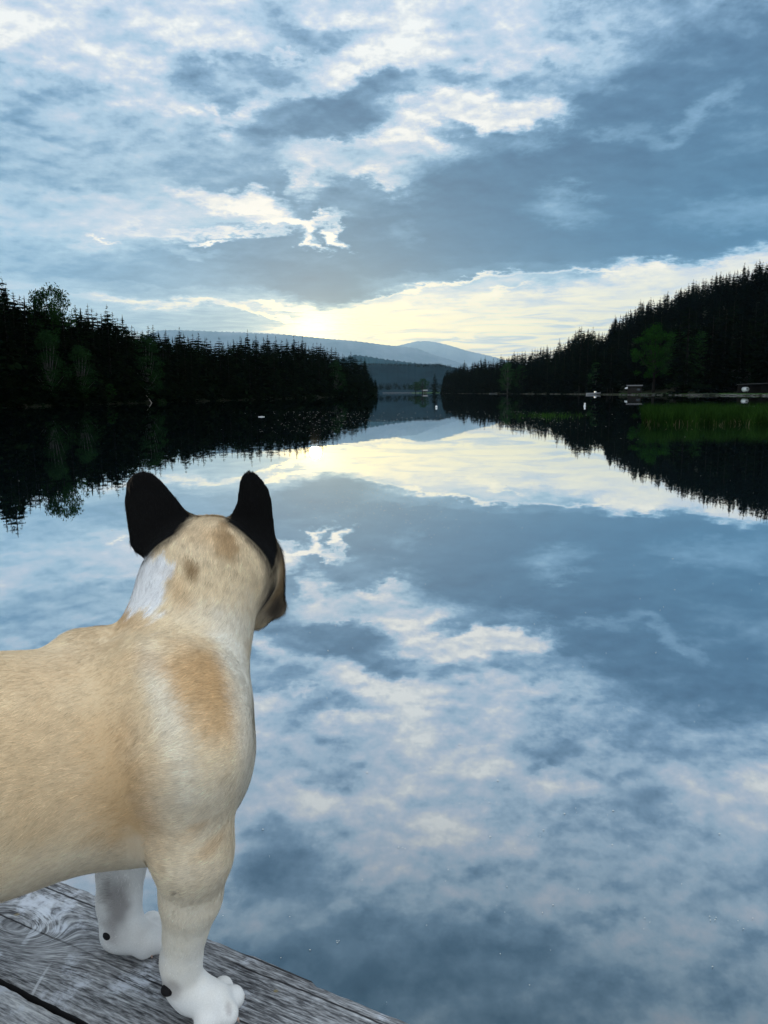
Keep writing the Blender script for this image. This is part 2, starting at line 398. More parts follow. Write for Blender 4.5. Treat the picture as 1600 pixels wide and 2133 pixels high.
# ------------------------------------------------------------------ land: profiles read along the shore, in photo columns
rng = np.random.default_rng(7); random.seed(7)
def azcol(px): 
    # azimuth (rad) of a photo column at the horizon
    return math.radians(azel(px, 816 + (800 - px) * .0075)[0])
def dcol(cols, vals):
    a = [azcol(c) for c in cols]
    return lambda az: float(np.interp(az, a, vals))
def tancol(pts):
    """skyline: list of photo points -> tangent of elevation as a function of azimuth"""
    a, e = [], []
    for x, y in pts:
        v = ray(x, y); a.append(math.atan2(v[0], v[1])); e.append(v[2] / math.hypot(v[0], v[1]))
    return lambda az: float(np.interp(az, a, e))
COLS_L = (-1600, -600, -100, 0, 150, 300, 500, 600, 700, 750, 778)
D_left = dcol(COLS_L, (60, 80, 98, 106, 120, 138, 175, 205, 262, 315, 390))
TOP_L = tancol([(-1500, 380), (-400, 560), (0, 588), (30, 606), (75, 612), (110, 604), (140, 640), (180, 636), (205, 652), (222, 636), (255, 650), (268, 668), (290, 678), (315, 674),
                (345, 692), (373, 684), (430, 698), (455, 704), (500, 704), (530, 700), (575, 704), (610, 706), (660, 716), (700, 724), (730, 736), (750, 746), (770, 768), (783, 792), (790, 806)])
COLS_R = (922, 960, 1000, 1100, 1200, 1250, 1350, 1450, 1600, 1900, 2600)
D_right = dcol(COLS_R, (640, 560, 500, 410, 335, 300, 255, 228, 205, 180, 130))
TOP_R = tancol([(922, 790), (930, 766), (950, 758), (1000, 747), (1060, 736), (1110, 728), (1160, 714), (1185, 702), (1205, 682), (1240, 682), (1262, 690), (1275, 664), (1300, 648),
                (1330, 630), (1400, 605), (1440, 590), (1500, 567), (1560, 550), (1600, 542), (1800, 470), (2600, 380)])
def smooth01(x): x = min(1.0, max(0.0, x)); return x * x * (3 - 2 * x)
def crest_r(az):     # distance and height of the hillside's crest
    d0 = D_right(az); k = smooth01((az - azcol(1080)) / (azcol(1350) - azcol(1080)))
    d1 = d0 + 60 + 150 * k
    z1 = max(1.2, TOP_R(az) * d1 + CZ - 17.0)
    return d0, d1, z1
def zland_r(az, d):
    d0, d1, z1 = crest_r(az)
    if d < d0 + 1.5: return -.6 + (d - d0 + 4) * .16
    k = (d - d0) / (d1 - d0)
    return .3 + (z1 - .3) * (smooth01((k - .12) / .88) if k < 1 else 1.0) + (0 if k < 1 else (d - d1) * .02)
def zland_l(az, d):
    d0 = D_left(az)
    if d < d0 + 1.2: return -.5 + (d - d0 + 3) * .2
    return .34 + .9 * smooth01((d - d0) / 14.0) + .02 * (d - d0)
def polar_land(name, az0, az1, na, dfun, span, zf, mat):
    V_ = []; ds = [-4, -2, 0, 1.5, 3, 6, 10, 16, 24, 36, 52, 72, 100, 140, 190, 250, 330]
    ds = [q for q in ds if q <= span] 
    for i in range(na + 1):
        az = az0 + (az1 - az0) * i / na
        for q in ds:
            d = dfun(az) + q + (0 if q < 0 else .6 * math.sin(i * 1.7) + .5 * math.sin(i * .61))
            z = zf(az, d) + (.12 * math.sin(i * 2.3 + q) if q > 0 else 0)
            V_.append((math.sin(az) * d, math.cos(az) * d, z))
    k = len(ds)
    f = [(i * k + j, (i + 1) * k + j, (i + 1) * k + j + 1, i * k + j + 1) for i in range(na) for j in range(k - 1)]
    return tag(mesh_np(name, V_, np.array(f), mat, True), kind='structure')
m, t, p = material('forest_floor', .95, .05); M_floor = m
g = t.new('ShaderNodeNewGeometry').outputs['Position']
t.put(p.inputs['Base Color'], t.mixc(t.rng(t.noise(g, .5, 6, .65), .35, .65), (.010, .016, .006), (.022, .020, .012)))
polar_land('left_bank', azcol(-2600), azcol(786), 220, D_left, 140, zland_l, M_floor)
polar_land('hillside', azcol(922), azcol(3200), 260, D_right, 330, zland_r, M_floor)

# meadow by the cabins on the right shore
m, t, p = material('meadow_grass', .9, .1)
g = t.new('ShaderNodeNewGeometry').outputs['Position']
t.put(p.inputs['Base Color'], t.mixc(t.rng(t.noise(g, .35, 6, .65), .35, .65), (.012, .045, .006), (.035, .10, .014)))
M_meadow = m

# far ridges and mountains
def ridge(name, pts, dist, depth, mat, base_px=830, rough=0.0, seed=1, n=260):
    """a range whose skyline passes through the given photo points, `dist` metres off, with real slopes in front and behind"""
    T = tancol(pts); a0 = math.radians(azel(*pts[0])[0]); a1 = math.radians(azel(*pts[-1])[0])
    r = np.random.default_rng(seed); V_ = []; rows = [(-1.0, 0), (-.8, .10), (-.6, .28), (-.4, .52), (-.22, .76), (-.1, .92), (0, 1), (.15, .9), (.5, .45), (1.0, 0)]
    ph = r.random(24) * 6.3
    for i in range(n + 1):
        az = a0 + (a1 - a0) * i / n
        h = T(az) * dist + CZ
        h += rough * sum(math.sin(az * 900 * (1.6 ** k) + ph[k]) / 1.5 ** k for k in range(6))
        for j, (q, w) in enumerate(rows):
            d = dist + q * depth
            fold = 1 + .13 * math.sin(az * 46 + ph[10] + q * 2.2) * (1 - abs(w * 2 - 1)) + .07 * math.sin(az * 150 + ph[11] - q * 3) * (1 - abs(w * 2 - 1))
            V_.append((math.sin(az) * d, math.cos(az) * d, max(-2.0 if w else -3.0, h * w * fold - (2 if w == 0 else 0))))
    k = len(rows)
    f = [(i * k + j, (i + 1) * k + j, (i + 1) * k + j + 1, i * k + j + 1) for i in range(n) for j in range(k - 1)]
    return tag(mesh_np(name, V_, np.array(f), mat, True), kind='structure')
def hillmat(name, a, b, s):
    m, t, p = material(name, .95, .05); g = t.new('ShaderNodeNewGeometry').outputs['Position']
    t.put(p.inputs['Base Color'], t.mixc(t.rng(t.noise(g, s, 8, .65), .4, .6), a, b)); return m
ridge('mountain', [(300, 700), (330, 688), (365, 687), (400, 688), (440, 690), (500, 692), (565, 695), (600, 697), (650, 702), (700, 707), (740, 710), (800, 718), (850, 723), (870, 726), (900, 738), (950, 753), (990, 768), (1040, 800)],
      15500, 3200, hillmat('hazed_mountain_forest', (.15, .21, .25), (.21, .27, .32), .002), rough=5, seed=3)  # base colour lightened to carry part of the distance haze
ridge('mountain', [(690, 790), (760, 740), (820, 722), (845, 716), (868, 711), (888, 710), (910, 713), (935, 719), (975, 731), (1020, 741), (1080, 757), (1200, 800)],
      22000, 1800, hillmat('hazed_mountain_forest_far', (.24, .31, .36), (.29, .36, .41), .002), rough=4, seed=5)  # paler still: more of the haze is mixed into this base colour
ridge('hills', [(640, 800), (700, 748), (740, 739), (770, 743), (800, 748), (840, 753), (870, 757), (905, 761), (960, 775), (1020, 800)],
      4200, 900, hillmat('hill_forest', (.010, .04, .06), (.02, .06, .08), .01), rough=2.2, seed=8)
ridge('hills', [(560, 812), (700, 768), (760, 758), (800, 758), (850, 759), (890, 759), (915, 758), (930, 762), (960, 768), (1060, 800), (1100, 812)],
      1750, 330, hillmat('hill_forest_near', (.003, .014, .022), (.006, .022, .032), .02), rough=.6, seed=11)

# ------------------------------------------------------------------ trees
def spruce_mesh(seed, whorls=34, nb=8, per=8, width=.15, ragged=.25, bare=.07):
    """crown of a spruce one unit high: drooping branches carrying many small needle sprays"""
    r = np.random.default_rng(seed); tri = []
    for w in range(whorls):
        h = bare + (1 - bare) * (w + r.random() * .6) / whorls
        R = width * ((1 - h) ** .66) * (1 + ragged * r.normal() * .5) + .004
        if h > .93: R *= .75
        for b in range(nb if h < .9 else 5):
            a = r.random() * 6.283; L = R * (1 + ragged * r.normal() * .6); L = max(L, .006)
            droop = .30 + .25 * r.random() - (.45 * max(0, h - .75) / .25)
            hj = r.normal() * .011 * (1.15 - h); d = np.array([math.cos(a), math.sin(a), 0.0]); s_ = np.array([-d[1], d[0], 0.0])
            k = per if h < .9 else 4
            for q in range(k):
                u = (q + .3 + r.random() * .7) / k
                c = d * L * u + s_ * L * r.normal() * .10 + np.array([0, 0, h + hj - droop * L * u + (.12 * L * max(0, u - .7) * 3)])
                sz = min(1, (1 - h) / .22 + .30) * (.010 + .020 * (1 - h)) * (1.25 - .8 * u) * (.7 + .6 * r.random())
                side = s_ * (r.choice((-1, 1)) * sz * (1.0 + r.random())) + d * sz * .9
                tri.append([c - d * sz * .5, c + side + np.array([0, 0, -sz * (.5 + r.random())]), c + d * sz * 1.1 + np.array([0, 0, -sz * .1])])
        if w % 2 == 0: tri.append([np.array([.003, 0, h]), np.array([-.003, .002, h]), np.array([0, 0, h + .03])])
    tri.append([np.array([.0035, 0, .95]), np.array([-.0035, .001, .95]), np.array([0, 0, 1.01])])
    tri.append([np.array([0, .0035, .95]), np.array([0, -.0035, .95]), np.array([0, 0, 1.012])])
    v = np.array(tri).reshape(-1, 3); return v, np.arange(len(v)).reshape(-1, 3)
def trunk_mesh(lean=0.0, r0=.014, top=.93):
    b = MB(); b.tube([(0, 0, -.02), (lean * .3, 0, .3), (lean, 0, .65), (lean, 0, top)], [r0, r0 * .75, r0 * .45, .002], 7, False)
    return np.concatenate(b.v), np.concatenate(b.f4)
def broad_mesh(seed, clumps=70, leaves=55, rx=.36, zlo=.22, leaf=.016, gap=.55, narrow=1.0):
    """broad-leaved crown one unit high: uneven leaf clumps carried on limbs"""
    r = np.random.default_rng(seed); tri = []; limbs = MB(); fork = np.array([0, 0, zlo * .8])
    limbs.tube([(0, 0, -.03), (.006, 0, zlo * .5), fork, (.01, .01, .6), (0, 0, .86)], [.026, .022, .019, .011, .003], 8, False)
    for c in range(clumps):
        zz = zlo + (1 - zlo) * r.random() ** .9
        prof = math.sin(math.pi * min(1, max(.05, (zz - zlo) / (1 - zlo) * .86 + .14))) ** .6 * rx * narrow
        a = r.random() * 6.283; q = prof * (r.random() ** .45)
        cc = np.array([math.cos(a) * q, math.sin(a) * q, min(zz, .985)]); cr = (.035 + .05 * r.random()) * (.8 + .4 * narrow)
        if c % 3 == 0: limbs.tube([fork + [0, 0, (zz - zlo) * .4], (fork + cc) / 2 + [0, 0, .03], cc], [.009, .005, .0015], 5, False)
        p = r.normal(size=(leaves, 3)); p /= np.linalg.norm(p, axis=1)[:, None]; p *= (r.random((leaves, 1)) ** .4) * cr * np.array([1.15, 1.15, .75])
        for x in p + cc:
            u = r.normal(size=3); u /= np.linalg.norm(u); w = np.cross(u, r.normal(size=3)); w /= np.linalg.norm(w); s_ = leaf * (.6 + .8 * r.random())
            tri.append([x - u * s_, x + w * s_ * .7, x + u * s_]); 
    v = np.array(tri).reshape(-1, 3)
    return v, np.arange(len(v)).reshape(-1, 3), np.concatenate(limbs.v), np.concatenate(limbs.f4)

PROTO = {}
def proto(key, crown, trunk, mc, mt):
    cm = mesh_np('crown', crown[0], crown[1], mc); tm = mesh_np('trunk', trunk[0], trunk[1], mt, True)
    PROTO[key] = (cm, tm); cm.name = 'crown'; tm.name = 'trunk'
for k in range(6):
    proto('spruce%d' % k, spruce_mesh(20 + k, whorls=(34, 40, 30, 38, 36, 32)[k], width=(.15, .125, .17, .14, .16, .11)[k], ragged=(.25, .3, .35, .2, .45, .3)[k], bare=(.06, .1, .04, .12, .08, .18)[k]), trunk_mesh(), M_spruce, M_bark)
proto('pine0', spruce_mesh(50, whorls=20, nb=7, per=7, width=.12, ragged=.6, bare=.5), trunk_mesh(), M_spruce, M_bark)
for k in range(2):
    if k == 0: g_ = broad_mesh(63, clumps=66, leaves=95, rx=.37); proto('broad0', g_[:2], g_[2:], M_leaf, M_bark)
    g_ = broad_mesh(70 + k, clumps=80, leaves=55, rx=.34); proto('dark%d' % k, g_[:2], g_[2:], M_leafd, M_bark)
g_ = broad_mesh(80, clumps=90, leaves=50, rx=.22, zlo=.12, leaf=.016); proto('birch', g_[:2], g_[2:], M_leafb, M_birch)
used = set()
def tree(name, key, loc, h, rz, label, cat='tree', group=None, sx=1.0):
    root = empty(name, loc, rz, (h * sx, h * sx, h)); tag(root, label, cat, group)
    cm, tm = PROTO[key]
    for src in (cm, tm):
        o = src if (key not in used) else src.copy()
        if key in used: COL.objects.link(o)
        o.parent = root
    used.add(key); return root
def polar(az, d, z): return (math.sin(az) * d, math.cos(az) * d, z)
def tan_px(x, y):
    v = ray(x, y); return v[2] / math.hypot(v[0], v[1])

# --- left bank: silhouette row at the back, two thinner rows in front
ZONE_L = [(55, 'at the left edge'), (140, 'under the rounded leafy treetop'), (200, 'just right of the rounded leafy treetop'), (285, 'between the rounded treetop and the pale birch'),
          (335, 'directly above the pale birch'), (400, 'around the wide-armed spruce'), (460, 'right of the wide-armed spruce'), (500, 'left of the tallest thin spruce'),
          (560, 'around the tallest thin spruce'), (605, 'left of the sun glow'), (650, 'under the sun glow'), (700, 'right of the sun glow'), (745, 'before the headland tip'), (9999, 'on the headland tip')]
ZONE_R = [(950, 'at the far left tip'), (1000, 'just past the far tip'), (1060, 'on the low far part'), (1110, 'before the slope begins'), (1160, 'where the slope begins'),
          (1200, 'left of the skyline step'), (1248, 'on the skyline step'), (1275, 'in the notch right of the skyline step'), (1320, 'left above the bright green leafy tree'),
          (1375, 'above the bright green leafy tree'), (1430, 'right above the bright green leafy tree'), (1490, 'high above the cabin'), (1545, 'high right of the cabin'), (9999, 'at the right edge')]
SHAPE = {'spruce0': 'full', 'spruce1': 'narrow', 'spruce2': 'broad', 'spruce3': 'dense', 'spruce4': 'ragged', 'spruce5': 'thin'}
def zone(side, row, x, key):
    z = next(p for lim, p in (ZONE_L if side == 'left' else ZONE_R) if x < lim)
    return (('%s dark skyline spruce, %s shore, ' % (SHAPE[key], side)) if row == 'back' else ('lower %s spruce in front, %s shore, ' % (SHAPE[key], side))) + z
def az_of(x, y): v = ray(x, y); return math.atan2(v[0], v[1])
special_l = [  # px, top y, rows back, kind, label   (the tops that stand out against the sky)
 (4, 578, 12, 'spruce1', 'tall dark spruce whose top touches the left edge, highest of the left shore'),
 (222, 632, 14, 'spruce0', 'dark pointed spruce with a bushy top just right of the round leafy treetop, left shore'),
 (182, 630, 16, 'spruce2', 'slender dark spruce right beside the rounded green treetop on the left skyline'),
 (373, 678, 12, 'spruce4', 'dark spruce with wide arms standing alone above the left treeline where the mountain begins'),
 (345, 684, 15, 'spruce5', 'thin dark spruce just left of the wide-armed one above the left treeline'),
 (515, 684, 16, 'spruce5', 'tall thin spruce poking highest above the middle of the left treeline, before the mountain'),
 (500, 698, 14, 'spruce4', 'bare-armed spruce top immediately left of the tallest thin one before the mountain'),
 (533, 694, 15, 'spruce1', 'ragged spruce top immediately right of the tallest thin one before the mountain'),
 (557, 695, 12, 'spruce0', 'dense dark cone-shaped spruce left of the sun glow on the mountain skyline'),
 (574, 698, 18, 'pine0', 'sparse see-through conifer top beside the dense cone-shaped one below the sun glow'),
 (612, 696, 16, 'pine0', 'sparse spruce top glowing orange-brown directly below the bright sun gap'),
 (630, 698, 18, 'pine0', 'right one of the orange-tinged sparse treetops just under the sun'),
 (760, 742, 6, 'spruce1', 'pointed spruce near the tip of the left headland, last tall one before the gap'),
]
def put_l(x, ytop, back, key, label, group=None, name='spruce_tree', sx=1.0, cat='tree'):
    az = az_of(x, ytop); d = D_left(az) + back; z = zland_l(az, d) - .1
    h = tan_px(x, ytop) * d + CZ - z
    return tree(name, key, polar(az, d, z), h / 1.01, random.random() * 6.28, label, cat, group, sx)
for x, yt, bk, key, lab in special_l: put_l(x, yt, bk, key, lab, sx=1.15 if key == 'pine0' else 1.0)
def topl(x):  # skyline y at a column
    xs = [0, 30, 75, 110, 140, 180, 205, 222, 255, 268, 290, 315, 345, 373, 430, 455, 500, 530, 575, 610, 660, 700, 730, 750, 770, 783, 790]
    ys = [588, 606, 612, 616, 640, 636, 654, 640, 650, 668, 678, 674, 694, 688, 698, 704, 706, 704, 706, 708, 716, 724, 736, 746, 766, 790, 806]
    return float(np.interp(x, xs, ys))
x = -30.0
while x < 786:
    put_l(x, topl(x) + random.uniform(-6, 16) + (-30 if x < 0 else 0), random.uniform(8, 22) if x < 700 else random.uniform(3, 8), (ky := 'spruce%d' % random.randrange(6)), zone('left', 'back', x, ky), 'spruces along the left shore', sx=random.uniform(1.25, 1.8))
    x += random.uniform(8, 13) * (1.2 - x / 1600)
x = -30.0
while x < 780:
    bk = random.uniform(2.5, 8) if x < 700 else random.uniform(1.5, 4)
    put_l(x, topl(x) + random.uniform(16, 46) * (1 - x / 1300), bk, (ky := 'spruce%d' % random.randrange(6)), zone('left', 'front', x, ky), 'spruces along the left shore', sx=random.uniform(1.1, 1.5))
    x += random.uniform(13, 21) * (1.15 - x / 1500)
put_l(104, 598, 12, 'dark0', 'rounded leafy treetop, greener than the spruces, high on the left skyline', name='leafy_tree', sx=.8)
put_l(78, 606, 9, 'dark1', 'leafy tree just left of and a little lower than the rounded green treetop', name='leafy_tree', sx=.65)
put_l(302, 700, 1.5, 'birch', 'pale green slender birch standing at the water edge of the left shore', name='birch_tree', sx=1.15)
put_l(163, 722, 1.2, 'birch', 'faint green leafy tree at the left shore midway between left edge and the pale birch', name='leafy_tree', sx=1.2)
put_l(95, 690, 1.6, 'birch', 'dim green leafy tree at the far left shore, left of the other two leafy ones', name='leafy_tree', sx=1.0)
put_l(228, 800, .8, 'dark0', 'small green bush at the waterline left of the pale birch', 'bush' , name='leafy_bush', sx=1.0)['category'] = 'bush'
put_l(698, 752, 1.6, 'birch', 'faint green broad-leaved tree near the right end of the left shore', name='leafy_tree', sx=1.3)
# stuff: the wood's inside and its low growth, one mass
def merge(items, name, mat, label, protos):
    Vs, Fs, n = [], [], 0
    for (px_, py_, pz_, h, rz, sx, k) in items:
        v, f = protos[k]; c, s_ = math.cos(rz), math.sin(rz)
        q = np.empty_like(v); q[:, 0] = (v[:, 0] * c - v[:, 1] * s_) * h * sx + px_; q[:, 1] = (v[:, 0] * s_ + v[:, 1] * c) * h * sx + py_; q[:, 2] = v[:, 2] * h + pz_
        Vs.append(q); Fs.append(f + n); n += len(v)
    o = mesh_np(name, np.concatenate(Vs), np.concatenate(Fs), mat)
    return tag(o, label, 'forest', kind='stuff')
LOW = [spruce_mesh(90 + k, whorls=15, nb=6, per=3, width=.17, ragged=.3, bare=.02) for k in range(4)]
LOWT = []
for v, f in LOW:      # the low ones carry bigger sprays so that the mass stays closed
    c = v.reshape(-1, 3, 3); m_ = c.mean(1, keepdims=True); LOWT.append(((m_ + (c - m_) * 2.1).reshape(-1, 3), f))
items = []
for i in range(620):
    x = random.uniform(-900, 778); az = azcol(x); d = D_left(az) + random.uniform(2, 30) * (1 if x < 690 else .35)
    z = zland_l(az, d) - .2; hmax = (TOP_L(az) * d + CZ - z) * random.uniform(.60, .93)
    items.append((*polar(az, d, z), max(2.5, hmax), random.random() * 6.28, random.uniform(1.1, 1.7), random.randrange(4)))
for i in range(420):   # low growth leaning over the water
    x = random.uniform(-500, 784); az = azcol(x); d = D_left(az) + random.uniform(-.3, 3.0)
    items.append((*polar(az, d, .1), random.uniform(1.2, 4.2), random.random() * 6.28, random.uniform(1.5, 2.6), random.randrange(4)))
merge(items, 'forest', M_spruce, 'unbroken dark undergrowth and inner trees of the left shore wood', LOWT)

# --- right shore and hillside
xs_r = [922, 930, 950, 1000, 1060, 1110, 1160, 1185, 1205, 1240, 1262, 1275, 1300, 1330, 1400, 1440, 1500, 1560, 1600, 1700]
ys_r = [795, 768, 759, 748, 737, 729, 715, 703, 684, 684, 692, 666, 650, 632, 607, 592, 569, 552, 544, 510]
def topr(x): return float(np.interp(x, xs_r, ys_r))
def put_r(x, ytop, back, key, label, group=None, name='spruce_tree', sx=1.0, hmin=5.0):
    az = az_of(x, ytop); d0, d1, z1 = crest_r(az); d = d0 + back * (d1 - d0); z = zland_r(az, d) - .2
    h = max(hmin, tan_px(x, ytop) * d + CZ - z)
    return tree(name, key, polar(az, d, z), h / 1.01, random.random() * 6.28, label, 'tree', group, sx)
special_r = [
 (1212, 677, .55, 'spruce2', 'bushy dark spruce forming the left shoulder of the step in the right skyline'),
 (1236, 679, .6, 'spruce0', 'dark spruce at the right end of the flat-topped step in the right skyline'),
 (1166, 703, .8, 'spruce5', 'thin spruce poking up left of the step in the right skyline'),
 (1282, 655, .9, 'spruce1', 'tall spruce on the right skyline just past the notch, where it rises steeply'),
 (1335, 622, .95, 'spruce4', 'spiky spruce top on the rising right skyline above the bright green leafy tree'),
 (1445, 580, 1.0, 'spruce0', 'pointed spruce standing proud midway up the right skyline slope'),
 (1552, 545, 1.0, 'spruce1', 'tall narrow spruce near the top right of the hillside skyline'),
 (1583, 538, 1.0, 'spruce2', 'highest dark spruce of the right hillside, close to the right edge'),
]
for x, yt, bk, key, lab in special_r: put_r(x, yt, bk, key, lab, sx=1.1)
x = 925.0
while x < 1640:
    put_r(x, topr(x) + random.uniform(-6, 11), random.uniform(.85, 1.0), (ky := 'spruce%d' % random.randrange(6)), zone('right', 'back', x, ky), 'spruces of the right shore and hillside', sx=random.uniform(1.0, 1.35))
    x += random.uniform(5.5, 9.5)
x = 928.0
while x < 1620:
    y0 = topr(x); bk = random.uniform(.02, .5)
    put_r(x, y0 + (822 - y0) * random.uniform(.12, .42) * (.6 if x < 1250 else 1), bk, (ky := 'spruce%d' % random.randrange(6)), zone('right', 'front', x, ky), 'spruces of the right shore and hillside', sx=random.uniform(1.0, 1.5), hmin=7)
    x += random.uniform(13, 20)
items = []
for i in range(2600):
    x = 924 + (2700 - 924) * random.random() ** 1.35; az = azcol(x); d0, d1, z1 = crest_r(az); k = random.random() ** .8 * 1.12
    if 1290 < x < 1640 and k < .2: k += .2
    d = d0 + 2 + k * (d1 - d0); z = zland_r(az, d) - .3
    cap = (TOP_R(az) * d + CZ - z) * .93
    items.append((*polar(az, d, z), min(random.uniform(9, 16), max(2.5, cap)), random.random() * 6.28, random.uniform(1.1, 1.6), random.randrange(4)))
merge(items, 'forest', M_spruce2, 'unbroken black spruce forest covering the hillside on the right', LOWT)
put_r(1368, 676, .16, 'broad0', 'bright green leafy tree, brightest of the right shore, at the foot of the dark hill', name='leafy_tree', sx=.95)
put_r(1412, 690, .2, 'dark0', 'dim green leafy tree immediately right of the bright green one', name='leafy_tree', sx=.8)
put_r(1468, 690, .15, 'dark1', 'dim rounded leafy tree left of the cabin on the right shore', name='leafy_tree', sx=.8)
put_r(1436, 700, .14, 'dark0', 'dark leafy tree between the bright green tree and the rounded one', name='leafy_tree', sx=.75)
put_r(1243, 755, .04, 'birch', 'slim dim green tree behind the moored boat on the right shore', name='leafy_tree', sx=1.0)
put_r(1085, 760, .06, 'dark1', 'dark leafy tree at the waterline halfway along the distant right shore', name='leafy_tree', sx=.9)
put_r(1058, 756, .06, 'birch', 'greyish green leafy tree at the water where the near part of the right shore begins', name='leafy_tree', sx=1.2)
# far shore trees in the gap
def put_d(x, ytop, d, key, label, sx=1.0, name='spruce_tree', group=None):
    az = az_of(x, ytop); h = tan_px(x, ytop) * d + CZ
    return tree(name, key, polar(az, d, 0.0), h, random.random() * 6.28, label, 'tree', group, sx)
put_d(906, 777, 640, 'spruce2', 'dark pointed spruce standing apart at the left tip of the right shore', 1.3)
put_d(880, 789, 900, 'dark1', 'low bluish leafy tree left of the lone spruce at the far shore', 1.6, 'leafy_tree')
put_d(866, 796, 930, 'dark0', 'lowest leafy tree on the far shore beside the small white hut', 1.8, 'leafy_tree')
items = []
for i in range(420):
    x = random.uniform(560, 1000); az = azcol(x); d = 1480 + random.uniform(0, 60)
    items.append((*polar(az, d, -.5 + (d - 1480) * .03), random.uniform(11, 19), random.random() * 6.28, 1.5, random.randrange(4)))
T_near = tancol([(700, 768), (760, 758), (800, 758), (850, 759), (890, 759), (915, 758), (930, 762)])
for i in range(260):   # tree tops along the crest of the near far-hill
    x = random.uniform(690, 940); az = azcol(x); d = 1745 + random.uniform(-30, 30); ht = random.uniform(9, 15)
    items.append((*polar(az, d, T_near(az) * d + CZ - ht * .8), ht, random.random() * 6.28, 1.4, random.randrange(4)))
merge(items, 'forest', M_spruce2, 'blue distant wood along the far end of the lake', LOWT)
#LAND

# ------------------------------------------------------------------ shore details
V_, f = [], []
n_, k_ = 90, 7
for i in range(n_ + 1):
    az = azcol(1290) + (azcol(2100) - azcol(1290)) * i / n_
    for j in range(k_):
        d = D_right(az) + 1.2 + j * (3.6 + .8 * math.sin(i * .5)) * (.3 + .7 * min(1, i / 8))
        V_.append((math.sin(az) * d, math.cos(az) * d, zland_r(az, d) + .12 + .05 * math.sin(i * 3.1 + j)))
f = [(i * k_ + j, (i + 1) * k_ + j, (i + 1) * k_ + j + 1, i * k_ + j + 1) for i in range(n_) for j in range(k_ - 1)]
tag(mesh_np('meadow', V_, np.array(f), M_meadow, True), kind='structure')

M_white = plain('white_paint', (.75, .76, .76), .35, .5, .06)
M_hull = plain('pale_hull', (.34, .35, .37), .4, .5, .1)
M_wood_d = plain('dark_timber', (.014, .011, .009), .85, .2, .35)
M_wood_g = plain('grey_timber', (.06, .06, .06), .85, .2, .35, 8)
M_stone = plain('shore_stone', (.09, .09, .085), .9, .2, .35, 2)
M_blue = plain('blue_cover', (.02, .035, .10), .6, .3)
M_glass, t, p = material('window_glass', .08, .5); p.inputs['Base Color'].default_value = (.02, .025, .03, 1)
M_roof = plain('dark_roof', (.018, .017, .018), .8, .2)
M_roofp = plain('pale_roof', (.24, .24, .25), .5, .3, .1)
def shore_r(px, back=0.0):
    az = azcol(px); d = D_right(az) + back; return np.array(polar(az, d, 0.0)), az, d

# moored motorboat
c, az, d = shore_r(1236, -4.0)
bt = tag(empty('motorboat', (c[0], c[1], 0.0), -az + rad(8)), 'small white motorboat with a low windscreen moored at the right shore', 'boat')
st = [(-2.6, .78, .62, .0), (-1.5, .92, .62, -.12), (0, 1.0, .66, -.2), (1.3, .82, .72, -.16), (2.2, .45, .82, -.02), (2.75, .04, .95, .45)]
V_, F_ = [], []
for x, w, top, keel in st: V_ += [(x, -w, top), (x, -w * .85, .12), (x, 0, keel), (x, w * .85, .12), (x, w, top)]
for i in range(5):
    for j in range(4): F_.append((i * 5 + j, (i + 1) * 5 + j, (i + 1) * 5 + j + 1, i * 5 + j + 1))
mesh_np('hull', V_, [np.array(F_), np.array([(0, 1, 2), (0, 2, 3), (0, 3, 4)])], M_hull, parent=bt)
b = MB(); b.add([(x, s * w * .93, top - .04) for x, w, top, _ in st for s in (-1, 1)], f4=[(2 * i, 2 * i + 2, 2 * i + 3, 2 * i + 1) for i in range(5)])
b.build('deck', M_white, bt)
b = MB(); b.box((.75, 0, .98), (.75, 1.25, .5), taper=.75); b.build('cabin', M_white, bt)
b = MB(); b.box((1.16, 0, 1.02), (.05, .95, .32), ry=-.25); b.build('windscreen', M_glass, bt)
b = MB(); b.box((-2.75, 0, .62), (.35, .36, .6), taper=.8); b.box((-2.8, 0, .1), (.14, .12, .7)); b.build('outboard_motor', M_wood_d, bt)
for sx_, lab in ((5.2, 'thin dark mooring post right beside the stern of the white motorboat'), (7.2, 'second thin mooring post, farther right from the white motorboat')):
    q, _, _ = shore_r(1236 + sx_ * 5.6, -3.0)
    b = MB(); b.tube([(0, 0, -1), (0, 0, 2.3), (0, 0, 2.45)], [.08, .075, .02], 8)
    o = tag(b.build('mooring_post', M_wood_d), lab, 'post', 'mooring posts by the motorboat'); o.location = q
# parasol by the water
q, az, d = shore_r(1308, 1.4)
pr = tag(empty('parasol', (q[0], q[1], zland_r(az, d) )), 'open white parasol standing on the right shore close to the water', 'parasol')
b = MB(); b.tube([(0, 0, 0), (0, 0, 2.35)], [.03, .025], 8); b.build('pole', M_wood_d, pr)
b = MB(); n = 10
V_ = [(0, 0, 2.45)] + [(.55 * math.cos(k * 2 * math.pi / n), .55 * math.sin(k * 2 * math.pi / n), 2.3) for k in range(n)] + [(1.05 * math.cos(k * 2 * math.pi / n), 1.05 * math.sin(k * 2 * math.pi / n), 1.92 + (.05 if k % 2 else 0)) for k in range(n)] + [(1.03 * math.cos(k * 2 * math.pi / n), 1.03 * math.sin(k * 2 * math.pi / n), 1.72) for k in range(n)]
b.add(V_, [(0, 1 + k, 1 + (k + 1) % n) for k in range(n)], [(1 + k + r_ * n, 1 + k + (r_ + 1) * n, 1 + (k + 1) % n + (r_ + 1) * n, 1 + (k + 1) % n + r_ * n) for k in range(n) for r_ in (0, 1)])
b.build('canopy', M_white, pr)
